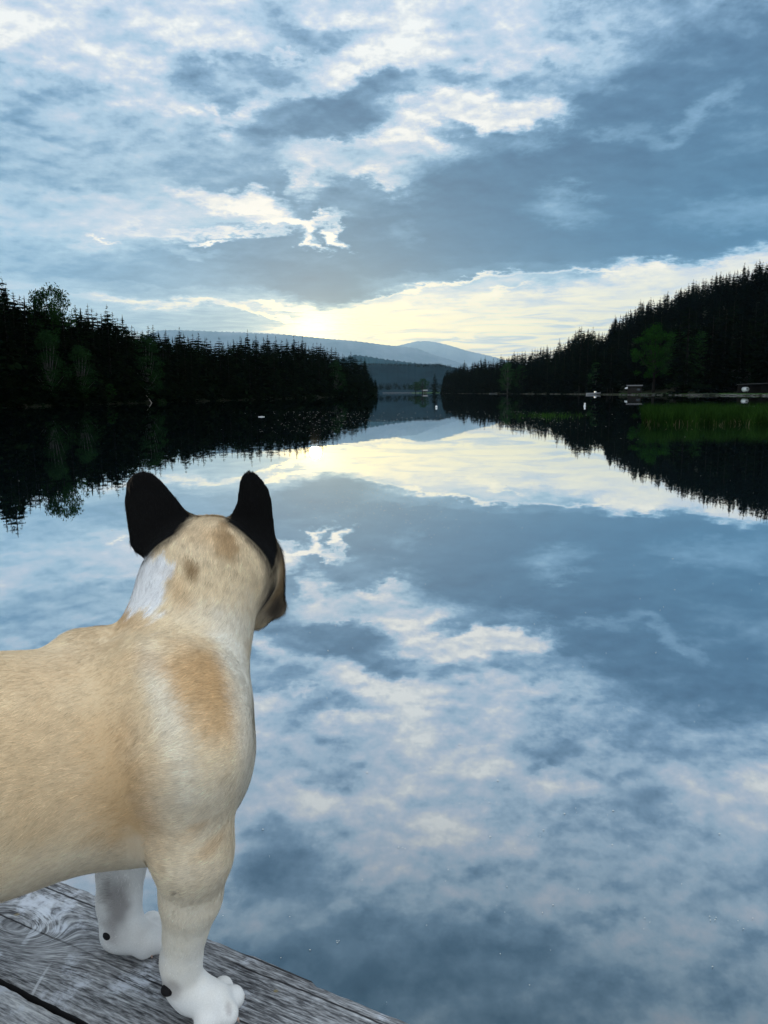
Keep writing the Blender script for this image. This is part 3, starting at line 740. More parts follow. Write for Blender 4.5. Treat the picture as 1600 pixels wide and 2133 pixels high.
# boathouse with pale roof edge
q, az, d = shore_r(1322, 7.0); z0 = zland_r(az, d)
bh = tag(empty('boathouse', (q[0], q[1], z0 - .3), -az), 'low dark boathouse with a thin pale roof edge behind the parasol', 'boathouse')
b = MB(); b.box((0, 0, 1.5), (4.4, 3.4, 3.0)); b.build('wall', M_wood_d, bh)
b = MB(); b.box((0, 0, 3.15), (5.4, 4.3, .16), rx=.07); b.build('roof', M_roof, bh)
b = MB(); b.box((0, -2.2, 3.0), (5.0, .06, .20)); b.build('roof_edge', M_roofp, bh)
b = MB(); b.box((-.9, -1.73, 1.15), (1.5, .06, 2.0)); b.build('door', M_wood_d, bh)
b = MB(); b.box((1.2, -1.73, 1.7), (.9, .06, .7)); b.build('window', M_glass, bh)
# cabin on the slope
def cabin(px, back, w, dp, hw, label, rz=.15, name='cabin'):
    az = azcol(px); d = D_right(az) + back; z0 = zland_r(az, d) - .6
    r = tag(empty(name, polar(az, d, z0), -az + rz), label, 'cabin')
    b = MB(); b.box((0, 0, hw / 2), (w, dp, hw)); b.add([(-w / 2, -dp / 2, hw), (-w / 2, dp / 2, hw), (-w / 2, 0, hw + dp * .36), (w / 2, -dp / 2, hw), (w / 2, dp / 2, hw), (w / 2, 0, hw + dp * .36)], [(0, 2, 1), (3, 4, 5)])
    b.build('wall', M_wood_d, r)
    b = MB(); th = math.atan2(dp * .36, dp / 2); L = math.hypot(dp / 2, dp * .36) + .6
    for s in (-1, 1):
        b.box((0, s * (dp / 4 + .12), hw + dp * .18 + .02), (w + .9, L, .14), rx=-s * th)
    rf = b.build('roof', M_roof, r)
    b = MB(); b.box((w * .28, dp * .15, hw + dp * .40), (.6, .6, 1.4)); b.build('chimney', M_stone, rf)
    b = MB(); b.box((0, -dp / 2 - .75, 1.0), (w, .08, .9)); b.box((0, -dp / 2 - .4, .5), (w, .9, .12)); b.build('balcony', M_wood_d, r)
    for k in (-1, 0, 1):
        b = MB(); b.box((k * w * .3, -dp / 2 - .03, hw * .62), (w * .16, .08, .95)); wn = b.build('window', M_glass, r)
        b = MB()
        for sx_ in (-1, 1): b.box((k * w * .3 + sx_ * (w * .08 + .05), -dp / 2 - .06, hw * .62), (.1, .1, 1.15))
        for sz_ in (-1, 1): b.box((k * w * .3, -dp / 2 - .055, hw * .62 + sz_ * .525), (w * .16, .1, .1))
        b.build('frame', M_wood_g, wn)
    return r
cabin(1524, 40, 8.5, 6.5, 4.4, 'dim timber cabin with small windows on the dark slope at the right')
cabin(1508, 62, 6, 5, 3.6, 'dark roofed cabin higher up the slope, behind and left of the one with the balcony', .3)
# long low shed roof at the edge and its pale cover
q, az, d = shore_r(1575, 24); z0 = zland_r(az, d)
sh = tag(empty('shed', (q[0], q[1], z0 - .4), -az + .05), 'long low open shed with a thin roof line near the right edge of the shore', 'shed')
b = MB(); b.box((0, 0, 3.1), (9.5, 4, .14), ry=-.03); b.build('roof', M_wood_g, sh)
b = MB(); b.box((0, 1.7, 1.5), (9, .12, 3.0)); b.build('wall', M_wood_d, sh)
for k in (-4.3, -1.4, 1.4, 4.3):
    b = MB(); b.box((k, -1.7, 1.5), (.14, .14, 3.0)); b.build('post', M_wood_d, sh)
q, az, d = shore_r(1553, 20); z0 = zland_r(az, d)
tr = tag(empty('camper', (q[0], q[1], z0), -az + .5), 'small white rounded camper trailer parked before the long shed', 'trailer')
b = MB(); b.tube([(-.85, 0, 1.15), (-.6, 0, 1.2), (0, 0, 1.22), (.6, 0, 1.2), (.85, 0, 1.12)], [.45, .68, .72, .68, .42], 12); b.build('body', M_white, tr, True)
for s in (-1, 1):
    b = MB(); b.tube([(0, s * .6 - .08, .32), (0, s * .6 + .08, .32)], [.3, .3], 12); b.build('wheel', M_wood_d, tr)
b = MB(); b.box((.1, -.71, 1.35), (.6, .06, .3)); b.build('window', M_glass, tr)
# jetties and stones along the right shore
for px0, ln, lab in ((1352, 4.6, 'short pale jetty lying low on the water right of the parasol'), (1466, 7.5, 'long pale grey jetty at the waterline below the cabins')):
    q, az, d = shore_r(px0, -1.6)
    j = tag(empty('jetty', (q[0], q[1], 0), -az + rad(4)), lab, 'jetty', 'jetties on the right shore')
    b = MB(); b.box((0, 0, .42), (ln, 1.5, .09)); b.build('deck', M_wood_g, j)
    for k in (-1, 0, 1):
        for s in (-1, 1):
            b = MB(); b.tube([(k * ln * .45, s * .6, -.8), (k * ln * .45, s * .6, .36)], .07, 8); b.build('post', M_wood_g, j)
r = random.Random(4); b = MB()
for i in range(380):
    px0 = r.uniform(930, 1700); q, az, d = shore_r(px0, r.uniform(-.6, 1.2)); s_ = r.uniform(.08, .3) * (1.5 if 1500 < px0 else 1)
    b.ball((q[0], q[1], r.uniform(0, .15)), (s_ * 1.4, s_, s_ * .6), 6, 4)
tag(b.build('shore_stones', M_stone), 'pale stones scattered along the waterline of the right shore', 'stones', kind='stuff')
# rowing boat hauled at the far part of the right shore
q, az, d = shore_r(1028, -3)
rb = tag(empty('rowing_boat', (q[0], q[1], 0), -az + .2), 'pale low rowing boat at the waterline midway along the distant right shore', 'boat')
V_, F_ = [], []
st = [(-2.3, .45, .5, .1), (-1, .7, .45, -.05), (.6, .7, .45, -.05), (2.2, .08, .65, .2)]
for x, w, top, keel in st: V_ += [(x, -w, top), (x, 0, keel), (x, w, top), (x, w * .85, top), (x, 0, keel + .1), (x, -w * .85, top)]
for i in range(3):
    for j in range(6): F_.append((i * 6 + j, (i + 1) * 6 + j, (i + 1) * 6 + (j + 1) % 6, i * 6 + (j + 1) % 6))
F_ += [(0, 1, 4, 5), (1, 2, 3, 4)]
mesh_np('hull', V_, np.array(F_), M_hull, parent=rb)
for x in (-1.0, .5):
    b = MB(); b.box((x, 0, .38), (.25, 1.2, .04)); b.build('thwart', M_wood_g, rb)
# buoys
w1 = onplane(1218, 846, 0)
bu = tag(empty('buoy', w1, 0, .75), 'white waisted buoy floating alone on the dark water at the right', 'buoy')
b = MB(); b.tube([(0, 0, -.12), (0, 0, .0), (0, 0, .12), (.01, 0, .2), (.02, 0, .3), (.02, 0, .4), (.02, 0, .44)], [.06, .13, .14, .07, .12, .10, .03], 12); b.build('float', M_white, bu, True)
b = MB(); b.tube([(.02, 0, .44), (.02, 0, .52)], .02, 6); b.build('ring', M_wood_d, bu)
w2 = onplane(909, 849, 0)
bu = tag(empty('buoy', w2), 'small buoy with a pale ball and a short stick in the middle of the lake', 'buoy')
b = MB(); b.ball((0, 0, .08), (.11, .11, .12), 12, 8); b.build('float', M_white, bu, True)
b = MB(); b.tube([(0, 0, .15), (0, 0, .45)], [.02, .015], 6); b.build('stick', M_wood_d, bu)
# hut and bathing jetty at the far end
d = 925.0; az = azcol(885)
h = tag(empty('hut', polar(az, d, .3), -az), 'tiny pale hut at the water between the leafy trees at the far shore', 'hut')
b = MB(); b.box((0, 0, 1.3), (6, 4, 2.6)); b.build('wall', M_wood_g, h)
b = MB(); b.box((0, -1.2, 3.0), (7, 2.9, .16), rx=.35); b.box((0, 1.2, 3.0), (7, 2.9, .16), rx=-.35); b.build('roof', M_roofp, h)
b = MB(); b.box((0, -2.04, 1.1), (1.1, .08, 2.0)); b.build('door', M_wood_d, h)
d = 940.0; az = azcol(835)
j = tag(empty('jetty', polar(az, d, 0), -az), 'long pale bathing jetty at the far end of the lake, left of the hut', 'jetty')
b = MB(); b.box((0, 0, .7), (44, 2.2, .3)); b.build('deck', M_roofp, j)
for k in range(9):
    b = MB(); b.tube([((k - 4) * 5.2, 0, -1), ((k - 4) * 5.2, 0, 1.7)], .12, 6); b.build('post', M_wood_g, j)
# land tongue that carries them
V_ = [polar(azcol(x), dd, zz) for x in (858, 875, 895, 915, 935) for dd, zz in ((900 if x > 860 else 935, -.4), (912 if x > 860 else 940, .35), (1000, .8))]
tag(mesh_np('far_shore', V_, np.array([(i * 3 + j, (i + 1) * 3 + j, (i + 1) * 3 + j + 1, i * 3 + j + 1) for i in range(4) for j in range(2)]), M_meadow), kind='structure')
# leaning dead log on the left, floating stick
az = azcol(308); d = D_left(az) - 1.0
b = MB(); p0 = np.array(polar(azcol(316), d - .5, -.15)); p1 = np.array(polar(azcol(304), d + 1.6, 1.35))
b.tube([p0, (p0 + p1) / 2 + [0, 0, .05], p1], [.07, .06, .025], 7)
tag(b.build('dead_log', plain('bleached_wood', (.28, .26, .23), .8, .2)), 'bleached dead log leaning out of the water below the pale birch', 'log')
w = onplane(545, 868, .015); b = MB(); b.tube([w + [-.22, 0, 0], w + [0, .02, .02], w + [.2, -.02, .0]], [.012, .02, .01], 6)
tag(b.build('floating_stick', M_white), 'short white stick floating on the dark reflection of the left wood', 'stick')
# reed island and low weeds
def grass(name, region, n, hlo, hhi, w, mat, label, cat, seed, lean=.25):
    r = np.random.default_rng(seed); V_ = np.empty((n, 5, 3)); 
    for i in range(n):
        x, y = region(r); h = r.uniform(hlo, hhi); a = r.random() * 6.28; l = r.normal(size=2) * lean * h
        s = np.array([math.cos(a), math.sin(a), 0]) * w * r.uniform(.6, 1.4)
        p0 = np.array([x, y, -.05]); p1 = np.array([x + l[0] * .35, y + l[1] * .35, h * .6]); p2 = np.array([x + l[0], y + l[1], h])
        V_[i] = [p0 - s, p0 + s, p1 - s * .8, p1 + s * .8, p2]
    k = np.arange(n)[:, None] * 5
    return tag(mesh_np(name, V_.reshape(-1, 3), [k + np.array([[0, 1, 3, 2]]), k + np.array([[2, 3, 4]])], mat), label, cat, kind='stuff')
A = onplane(1342, 886, 0); Bp = onplane(1345, 862, 0)
def reg_island(r):
    while True:
        px = 1338 + (2250 - 1338) * r.random() ** 1.15; e = min(1, (px - 1334) / 60.0)
        py = 886.5 - 17 * r.random() * e ** .5 - (0 if px > 1350 else 6) + 1.5 * math.sin(px * .11) - (px - 1338) * .0075
        q = onplane(px, py, 0); return q[0], q[1]
M_reed = foliage('reed_green', (.009, .030, .006), (.026, .066, .011), 1.2)
M_reedd = foliage('dry_reed', (.09, .085, .05), (.17, .14, .08), 1.2)
grass('reeds', reg_island, 26000, .35, .98, .010, M_reed, 'dense green reed bed growing out of the water at the right', 'reeds', 3)
grass('dry_reeds', reg_island, 2600, .08, .32, .012, M_reedd, 'pale dry stalks at the foot of the reed bed at the right', 'reeds', 4, .6)
def reg_weed(r):
    q = onplane(r.normal(1140, 36), 866 + abs(r.normal()) * 4 - 3, 0); return q[0], q[1]
grass('water_weeds', reg_weed, 260, .03, .26, .012, M_reed, 'sparse low weeds sticking out of the dark water right of the lake middle', 'weeds', 5, .7)

# flecks of pollen, foam and bubbles on the still water
r = np.random.default_rng(12); b = MB()
def fleck(px, py, s, asp=1.0):
    q = onplane(px, py, .003); n = 6; a0 = r.random() * 6.28
    V_ = [q + [0, 0, s * .25]] + [q + [math.cos(k) * s * asp * r.uniform(.6, 1.3), math.sin(k) * s * r.uniform(.6, 1.3), 0] for k in np.linspace(0, 6.28, n, endpoint=False) + a0]
    b.add(V_, [(0, 1 + k, 1 + (k + 1) % n) for k in range(n)])
for i in range(280):
    py = 990 + 1100 * r.random() ** 1.5; d_ = np.linalg.norm(onplane(800, py, 0)); fleck(r.uniform(-100, 1700), py, d_ / 1602 * r.uniform(.4, 1.3), r.uniform(1, 2.2))
for i in range(320):
    px = r.normal(780, 90); py = 1012 + abs(r.normal()) * 45 + .1 * abs(px - 800); d_ = np.linalg.norm(onplane(800, py, 0)); fleck(px, py, d_ / 1602 * r.uniform(.4, 1.1), 1.8)
for i in range(620):
    px = r.normal(690, 70) if i % 2 else r.normal(1060, 110); py = 880 + r.normal() * 16 ; py = max(py, 858); d_ = np.linalg.norm(onplane(800, py, 0)); fleck(px, py, d_ / 1602 * r.uniform(.25, .7), 2.2)
for cx_, cy_ in ((1000, 1672), (1190, 1690), (1120, 1745), (840, 1770), (700, 1960), (1500, 1915), (1310, 1475)):
    for i in range(4): fleck(cx_ + r.normal() * 14, cy_ + r.normal() * 4, .0013 * r.uniform(.6, 1.4), 2.0)
tag(b.build('water_flecks', plain('pollen', (.48, .47, .42), .6, .3, .1)), 'tiny pale flecks and bubbles drifting on the lake surface', 'flecks', kind='stuff')

# ------------------------------------------------------------------ dock
E0 = onplane(425, 1960, ZD); E1 = onplane(860, 2133, ZD)
U = E1 - E0; U /= np.linalg.norm(U); N = np.array([-U[1], U[0], 0.0]);
if N[1] < 0: N = -N
RZ = math.atan2(U[1], U[0]); e_off = float(E0 @ N)
dock = tag(empty('wooden_dock', (N[0] * e_off, N[1] * e_off, ZD), RZ), 'weathered grey plank dock with peeling pale wood under the dog', 'dock')
def todock(p): p = np.asarray(p) - np.array([N[0] * e_off, N[1] * e_off, ZD]); return p @ U, p @ N
KN = todock(onplane(22, 1925, ZD))
def wood(knot=None, seed=0.0):
    m, t, p = material('weathered_plank', .82, .25)
    co = t.new('ShaderNodeTexCoord').outputs['Object']; x, y, z = t.sep(co)[:3]
    wv = t.math('MULTIPLY', t.math('SUBTRACT', t.noise(t.xyz(t.math('MULTIPLY', x, 3.0), t.math('MULTIPLY', y, 6.0), seed), 1.0, 3, .5), .5), .004)
    g = t.math('ADD', y, wv)
    if knot is not None:
        kx = t.math('SUBTRACT', x, knot[0]); ky = t.math('SUBTRACT', y, knot[1])
        k2 = t.math('MULTIPLY', kx, .42)
        rr = t.math('SQRT', t.math('ADD', t.math('ADD', t.math('MULTIPLY', k2, k2), t.math('MULTIPLY', ky, ky)), .00002))
        w_ = t.math('POWER', 2.718, t.math('MULTIPLY', t.math('MULTIPLY', rr, rr), -1500.0))
        g = t.mixf(w_, g, t.math('MULTIPLY', rr, 1.3))
    lines = t.noise(t.xyz(t.math('MULTIPLY', x, 11.0), t.math('MULTIPLY', g, 170.0), seed), 1.0, 5, .68)
    fine = t.noise(t.xyz(t.math('MULTIPLY', x, 75.0), t.math('MULTIPLY', g, 520.0), seed + 3), 1.0, 3, .6)
    crack = t.noise(t.xyz(t.math('MULTIPLY', x, 1.6), t.math('MULTIPLY', g, 75.0), seed + 9), 1.0, 2, .5)
    blot = t.noise(t.xyz(x, y, seed), 17.0, 6, .68); big = t.noise(t.xyz(x, y, seed), 4.0, 4, .6)
    v = t.math('ADD', t.math('MULTIPLY', lines, .50), t.math('MULTIPLY', fine, .50))
    v = t.math('ADD', v, t.math('MULTIPLY', t.math('SUBTRACT', big, .5), .34))
    c = t.ramp(v, [(.34, (.014, .015, .020)), (.43, (.080, .082, .088)), (.50, (.20, .205, .215)), (.57, (.33, .34, .355)), (.67, (.58, .59, .60))])
    pale = t.math('MULTIPLY', t.rng(blot, .53, .64, 0, .85, smooth=True), t.rng(v, .40, .52))
    c = t.mixc(pale, c, (.55, .58, .64))
    scr = t.noise(t.xyz(t.math('ADD', t.math('MULTIPLY', x, 70.0), t.math('MULTIPLY', y, 30.0)), t.math('MULTIPLY', y, 5.0), seed + 5), 1.0, 2, .5)
    c = t.mixc(t.math('MULTIPLY', t.rng(scr, .70, .76, 0, .55, smooth=True), t.rng(big, .45, .6)), c, (.6, .62, .66))
    ck = t.rng(crack, .30, .335, 1.0, 0.0, smooth=True)
    c = t.mixc(t.math('MULTIPLY', ck, .9), c, (.006, .006, .009))
    if knot is not None:
        for px_, py_ in ((230, 2008), (500, 2012)):
            y0 = todock(onplane(px_, py_, ZD))[1]
            dl = t.math('ABSOLUTE', t.math('SUBTRACT', t.math('ADD', y, t.math('MULTIPLY', t.math('SUBTRACT', t.noise(t.xyz(t.math('MULTIPLY', x, 9.0), seed, 0.0), 1.0, 4, .6), .5), .010)), y0))
            kk_ = t.math('MULTIPLY', t.rng(dl, .0004, .0012, 1.0, 0.0), t.rng(t.noise(t.xyz(t.math('MULTIPLY', x, 4.0), py_ * .01, 0.0), 1.0, 2, .5), .36, .46))
            ck = t.math('MAXIMUM', ck, kk_); c = t.mixc(t.math('MULTIPLY', kk_, .92), c, (.006, .006, .009))
        bars = t.noise(t.xyz(t.math('ADD', t.math('MULTIPLY', x, 26.0), t.math('MULTIPLY', y, 9.0)), t.math('MULTIPLY', y, 14.0), 4.4), 1.0, 2, .55)
        c = t.mixc(t.math('MULTIPLY', t.rng(bars, .66, .70, 0, .6, smooth=True), t.rng(fine, .4, .55)), c, (.62, .65, .70))
    moss = t.rng(t.noise(co, 31.0, 2, .5), .73, .77, 0.0, .6)
    c = t.mixc(moss, c, (.30, .22, .05))
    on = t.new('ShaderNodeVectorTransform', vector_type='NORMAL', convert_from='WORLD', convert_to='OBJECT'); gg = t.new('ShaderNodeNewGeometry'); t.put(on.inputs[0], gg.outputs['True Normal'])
    c = t.mixc(t.rng(t.sep(on.outputs[0])[2], .35, .75), (.012, .012, .014), c)       # shade of the gaps painted dark onto the board sides
    t.put(p.inputs['Base Color'], c)
    bp = t.new('ShaderNodeBump'); bp.inputs['Strength'].default_value = .9; bp.inputs['Distance'].default_value = .0022
    t.put(bp.inputs['Height'], t.math('SUBTRACT', v, t.math('MULTIPLY', ck, .8)))
    t.put(p.inputs['Normal'], bp.outputs[0])
    return m
PW = -todock(onplane(80, 2091, ZD))[1]; GAP = .0075
for k in range(15):
    w_ = PW - GAP; yc = -k * PW - w_ / 2
    L0, L1 = -2.2 + .03 * math.sin(k * 5.1), 1.7 + .03 * math.sin(k * 3.3); nx = 460 if k < 3 else 60; ny = 16
    r = np.random.default_rng(100 + k); xs = np.linspace(L0, L1, nx + 1); ph = r.random(8) * 6.28
    ed = sum(np.sin(xs * f_ + ph[i_]) * a_ for i_, (f_, a_) in enumerate(((9, .0008), (31, .0005), (77, .0005), (160, .0004)))) + r.normal(size=nx + 1) * .00035
    step = todock(onplane(648, 2047, ZD))[0]
    V_ = []
    for i, x in enumerate(xs):
        for j in range(ny + 1):
            s = j / ny; y = yc - w_ / 2 + s * w_; edge = 0
            if j == ny: y += ed[i] + ((.0 if x > step else .0050) if k == 0 else 0)
            if j == 0: y -= ed[i] * .7
            zz = -.0022 * (abs(2 * s - 1) ** 6) + .0008 * math.sin(s * 9 + ph[6]) + .0007 * math.sin(x * 6 + ph[5]) - (.0012 if j in (0, ny) else 0)
            V_.append((x, y, zz))
        V_.append((x, V_[-1][1], -.036)); V_.append((x, yc - w_ / 2, -.036))
    kk = ny + 3; F_ = []
    for i in range(nx):
        for j in range(ny + 1): F_.append((i * kk + j, (i + 1) * kk + j, (i + 1) * kk + j + 1, i * kk + j + 1))
        F_.append((i * kk + ny + 1, (i + 1) * kk + ny + 1, (i + 1) * kk + ny + 2, i * kk + ny + 2)); F_.append((i * kk + ny + 2, (i + 1) * kk + ny + 2, (i + 1) * kk, i * kk))
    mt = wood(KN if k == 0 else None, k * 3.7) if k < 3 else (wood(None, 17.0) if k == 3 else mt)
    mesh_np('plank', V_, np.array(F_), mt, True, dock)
for y in (-PW + GAP / 2, -5 * PW, -9 * PW):
    b = MB(); b.box((-.25, y, -.075), (3.8, .07, .07)); b.build('added_stringer', M_wood_d, dock)  # stringers added below the boards; the first hides bright water in its gap
for x in (-1.9, -.3, 1.4):
    b = MB(); b.box((x, -.98, -.172), (.09, 1.85, .12)); b.build('joist', M_wood_g, dock)
    for y in (-.14, -1.8):
        b = MB(); b.tube([(x + .11, y, -1.9), (x + .11, y, -.115)], .06, 12); b.build('post', M_wood_g, dock)

# ------------------------------------------------------------------ dog
HD = rad(62); H = np.array([math.sin(HD), math.cos(HD), 0.0]); RT = np.array([math.cos(HD), -math.sin(HD), 0.0]); UP = np.array([0, 0, 1.0])
def cdepth(p): q = R3.T @ (np.asarray(p) - np.array([0, 0, CZ])); return -q[2]
PR = []     # (a, b, ra, rb, k)
def cone(a, b, ra, rb, k=.02): PR.append((np.array(a), np.array(b), ra, rb, k))
def ball(a, ra, k=.02): cone(a, np.array(a) + 1e-5, ra, ra, k)
C1 = at(278, 1556, .665); C2 = C1 - H * .13 + UP * .004; C3 = C1 - H * .27 + UP * .0
cone(C1 + RT * -.004, C2, .100, .095, .03); cone(C2, C3, .094, .086, .03)
cone(at(325, 1405, .652), at(392, 1500, .617), .036, .041, .030)                     # shoulder blade
ball(C1 + H * .022 + UP * -.012, .086, .03)
cone(at(212, 1362, .70), at(168, 1364, .685), .026, .024, .022)                       # withers
cone(at(392, 1425, .685), at(425, 1235, .752), .053, .054, .03)                      # neck
cone(at(325, 1360, .70), at(365, 1235, .745), .036, .038, .02)                       # crest of the neck
SK = at(440, 1176, .785); ball(SK, .051, .03)
FD = np.array([math.sin(rad(26)), math.cos(rad(26)), -.10]); FR = np.array([FD[1], -FD[0], 0])
cone(at(384, 1172, .768), at(515, 1192, .785), .026, .029, .03)                       # cheeks
cone(SK + FD * .028 - UP * .018, SK + FD * .070 - UP * .026, .037, .028, .025)         # muzzle
ball(at(544, 1168, .815), .0195, .025); ball(at(546, 1205, .82), .019, .02); cone(at(546, 1222, .835), at(532, 1275, .83), .018, .019, .02)
cone(SK + FD * .045 - UP * .052, SK + FD * .085 - UP * .045, .020, .013, .015)       # lower jaw
for s in (-1, 1): cone(SK + FD * .062 + FR * s * .020 - UP * .030, SK + FD * .078 + FR * s * .026 - UP * .055, .018, .012, .012)   # flews
# near foreleg
SH = at(400, 1575, .598); EL_ = at(402, 1775, .592); W1 = at(377, 2000, .610)
cone(at(388, 1480, .632), SH, .042, .042, .045); cone(SH, EL_, .0405, .0295, .018); cone(EL_, at(398, 1865, .600), .0285, .0245, .022); cone(at(398, 1865, .600), W1, .0245, .0166, .012)
PB = onplane(400, 2096, ZD + .018); ball(at(362, 1768, .600), .010, .02)
cone(W1, at(381, 2045, .612), .0166, .0176, .010); cone(at(402, 2068, .612), onplane(446, 2086, ZD + .017), .0185, .0165, .008)
toes_n = [(464, 2057, .0100), (486, 2078, .0106), (471, 2112, .0114), (430, 2128, .0112)]
# far foreleg
cone(at(258, 1740, .715), at(248, 1880, .702), .030, .0195, .015); cone(at(248, 1880, .702), at(254, 1935, .698), .0195, .0185, .012)
cone(at(254, 1940, .698), onplane(305, 1958, ZD + .016), .0190, .0150, .012)
toes_f = [(316, 1921, .0112), (334, 1936, .0118), (332, 1962, .0115), (300, 1974, .0108)]
TOES = []
for L, pr_ in ((toes_n, onplane(430, 2094, ZD + .016)), (toes_f, onplane(285, 1956, ZD + .015))):
    for x, y, rr in L:
        q = onplane(x, y, ZD + rr * .92); cone(pr_ + (q - pr_) * .40, q, rr * .85, rr, .0028); TOES.append((q, rr, pr_))
# hind legs and stub of a tail (outside the picture, but the dog has them)
for s in (-1, 1):
    hip = C3 - H * .01 + RT * s * .045 - UP * .01; kn = C3 + H * .035 + RT * s * .068 - UP * .085; hk = C3 - H * .065 + RT * s * .062; hk[2] = ZD + .075
    pw = C3 - H * .045 + RT * s * .062; pw[2] = ZD + .016
    cone(hip, kn, .062, .040, .03); cone(kn, hk, .036, .018, .02); cone(hk, pw, .0165, .017, .012); cone(pw, pw + H * .035, .018, .014, .01)
    for j in (-1.5, -.5, .5, 1.5):
        q = pw + H * (.045 - abs(j) * .004) + RT * j * .0105; q[2] = ZD + .0092; cone(q - H * .015, q, .008, .0098, .004)
cone(C3 - H * .08 + UP * .035, C3 - H * .115 + UP * .03, .022, .012, .02)
EARS = [([(298, 980), (276, 987), (263, 1005), (259, 1045), (266, 1095), (273, 1138), (284, 1152), (298, 1160), (322, 1160), (350, 1130), (374, 1096), (398, 1073), (384, 1060), (361, 1030), (336, 1000), (318, 986)], .778, .0, 325, .10),
        ([(518, 980), (505, 988), (498, 1005), (494, 1043), (481, 1074), (475, 1090), (482, 1130), (505, 1180), (530, 1215), (556, 1212), (570, 1172), (577, 1147), (572, 1105), (568, 1048), (561, 1020), (546, 998), (533, 985)], .798, .0, 527, .10)]

def build_sdf(h=.0025):
    lo = np.array([-.66, .40, ZD - .006]); hi = np.array([.02, .96, ZD + .53])
    n = np.ceil((hi - lo) / h).astype(int) + 1
    ax = [lo[i] + h * np.arange(n[i]) for i in range(3)]
    Fd = np.full(n, 1.0, dtype=np.float32)
    def region(a, b, pad):
        mn = np.minimum(a, b) - pad; mxx = np.maximum(a, b) + pad
        i0 = np.clip(((mn - lo) / h).astype(int), 0, n - 1); i1 = np.clip(((mxx - lo) / h).astype(int) + 2, 1, n)
        return tuple(slice(i0[i], i1[i]) for i in range(3))
    def smin(A, Bv, k):
        q = np.maximum(k - np.abs(A - Bv), 0) / k; return np.minimum(A, Bv) - q * q * k * .25
    for a, b_, ra, rb, k in PR:
        sl_ = region(a, b_, max(ra, rb) + k + .012)
        X, Y, Z = np.meshgrid(ax[0][sl_[0]], ax[1][sl_[1]], ax[2][sl_[2]], indexing='ij')
        d = b_ - a; L2 = float(d @ d)
        tt = np.clip(((X - a[0]) * d[0] + (Y - a[1]) * d[1] + (Z - a[2]) * d[2]) / L2, 0, 1)
        q = np.sqrt((X - a[0] - tt * d[0]) ** 2 + (Y - a[1] - tt * d[1]) ** 2 + (Z - a[2] - tt * d[2]) ** 2) - (ra + tt * (rb - ra))
        Fd[sl_] = smin(Fd[sl_], q.astype(np.float32), k)
    for poly, y0, lean, xm, cup in EARS:
        pts = np.array([at(x, y, y0) for x, y in poly]); sl_ = region(pts.min(0), pts.max(0), np.array([.02, .05, .02]))
        X, Y, Z = np.meshgrid(ax[0][sl_[0]], ax[1][sl_[1]], ax[2][sl_[2]], indexing='ij')
        u, v = X / Y * y0, (Z - CZ) / Y * y0           # the outline lives on a curved sheet about y0 away
        pu, pv = pts[:, 0], pts[:, 2] - CZ
        dmin = np.full(u.shape, 1e9); ins = np.zeros(u.shape, bool); m_ = len(pu)
        for i in range(m_):
            j = (i + 1) % m_; ex, ey = pu[j] - pu[i], pv[j] - pv[i]; wx_, wy_ = u - pu[i], v - pv[i]
            tt = np.clip((wx_ * ex + wy_ * ey) / (ex * ex + ey * ey), 0, 1); dmin = np.minimum(dmin, (wx_ - ex * tt) ** 2 + (wy_ - ey * tt) ** 2)
            c_ = (pv[i] > v) != (pv[j] > v)
            ins ^= c_ & (u < ex * (v - pv[i]) / (ey if abs(ey) > 1e-12 else 1e-12) + pu[i])
        dp = np.sqrt(dmin) * np.where(ins, -1, 1)
        um = (xm - 800) / 1602 * y0 * 1.0
        surf = y0 + 9.0 * (u - um) ** 2 + .10 * (v - pts[:, 2].min() + CZ)          # cupped forward, tips leaning
        th = .0035 + .007 * np.clip(1 - (v - (pts[:, 2].min() - CZ)) / .07, 0, 1)
        dz_ = np.abs(Y - surf) - th
        rr = .003
        q = np.minimum(np.maximum(dp + rr, dz_ + rr), 0) + np.sqrt(np.maximum(dp + rr, 0) ** 2 + np.maximum(dz_ + rr, 0) ** 2) - rr
        Fd[sl_] = smin(Fd[sl_], q.astype(np.float32), .012)
    Fd[:, :, 0] = 1.0 if False else np.maximum(Fd[:, :, 0], .001)
    return Fd, lo, h
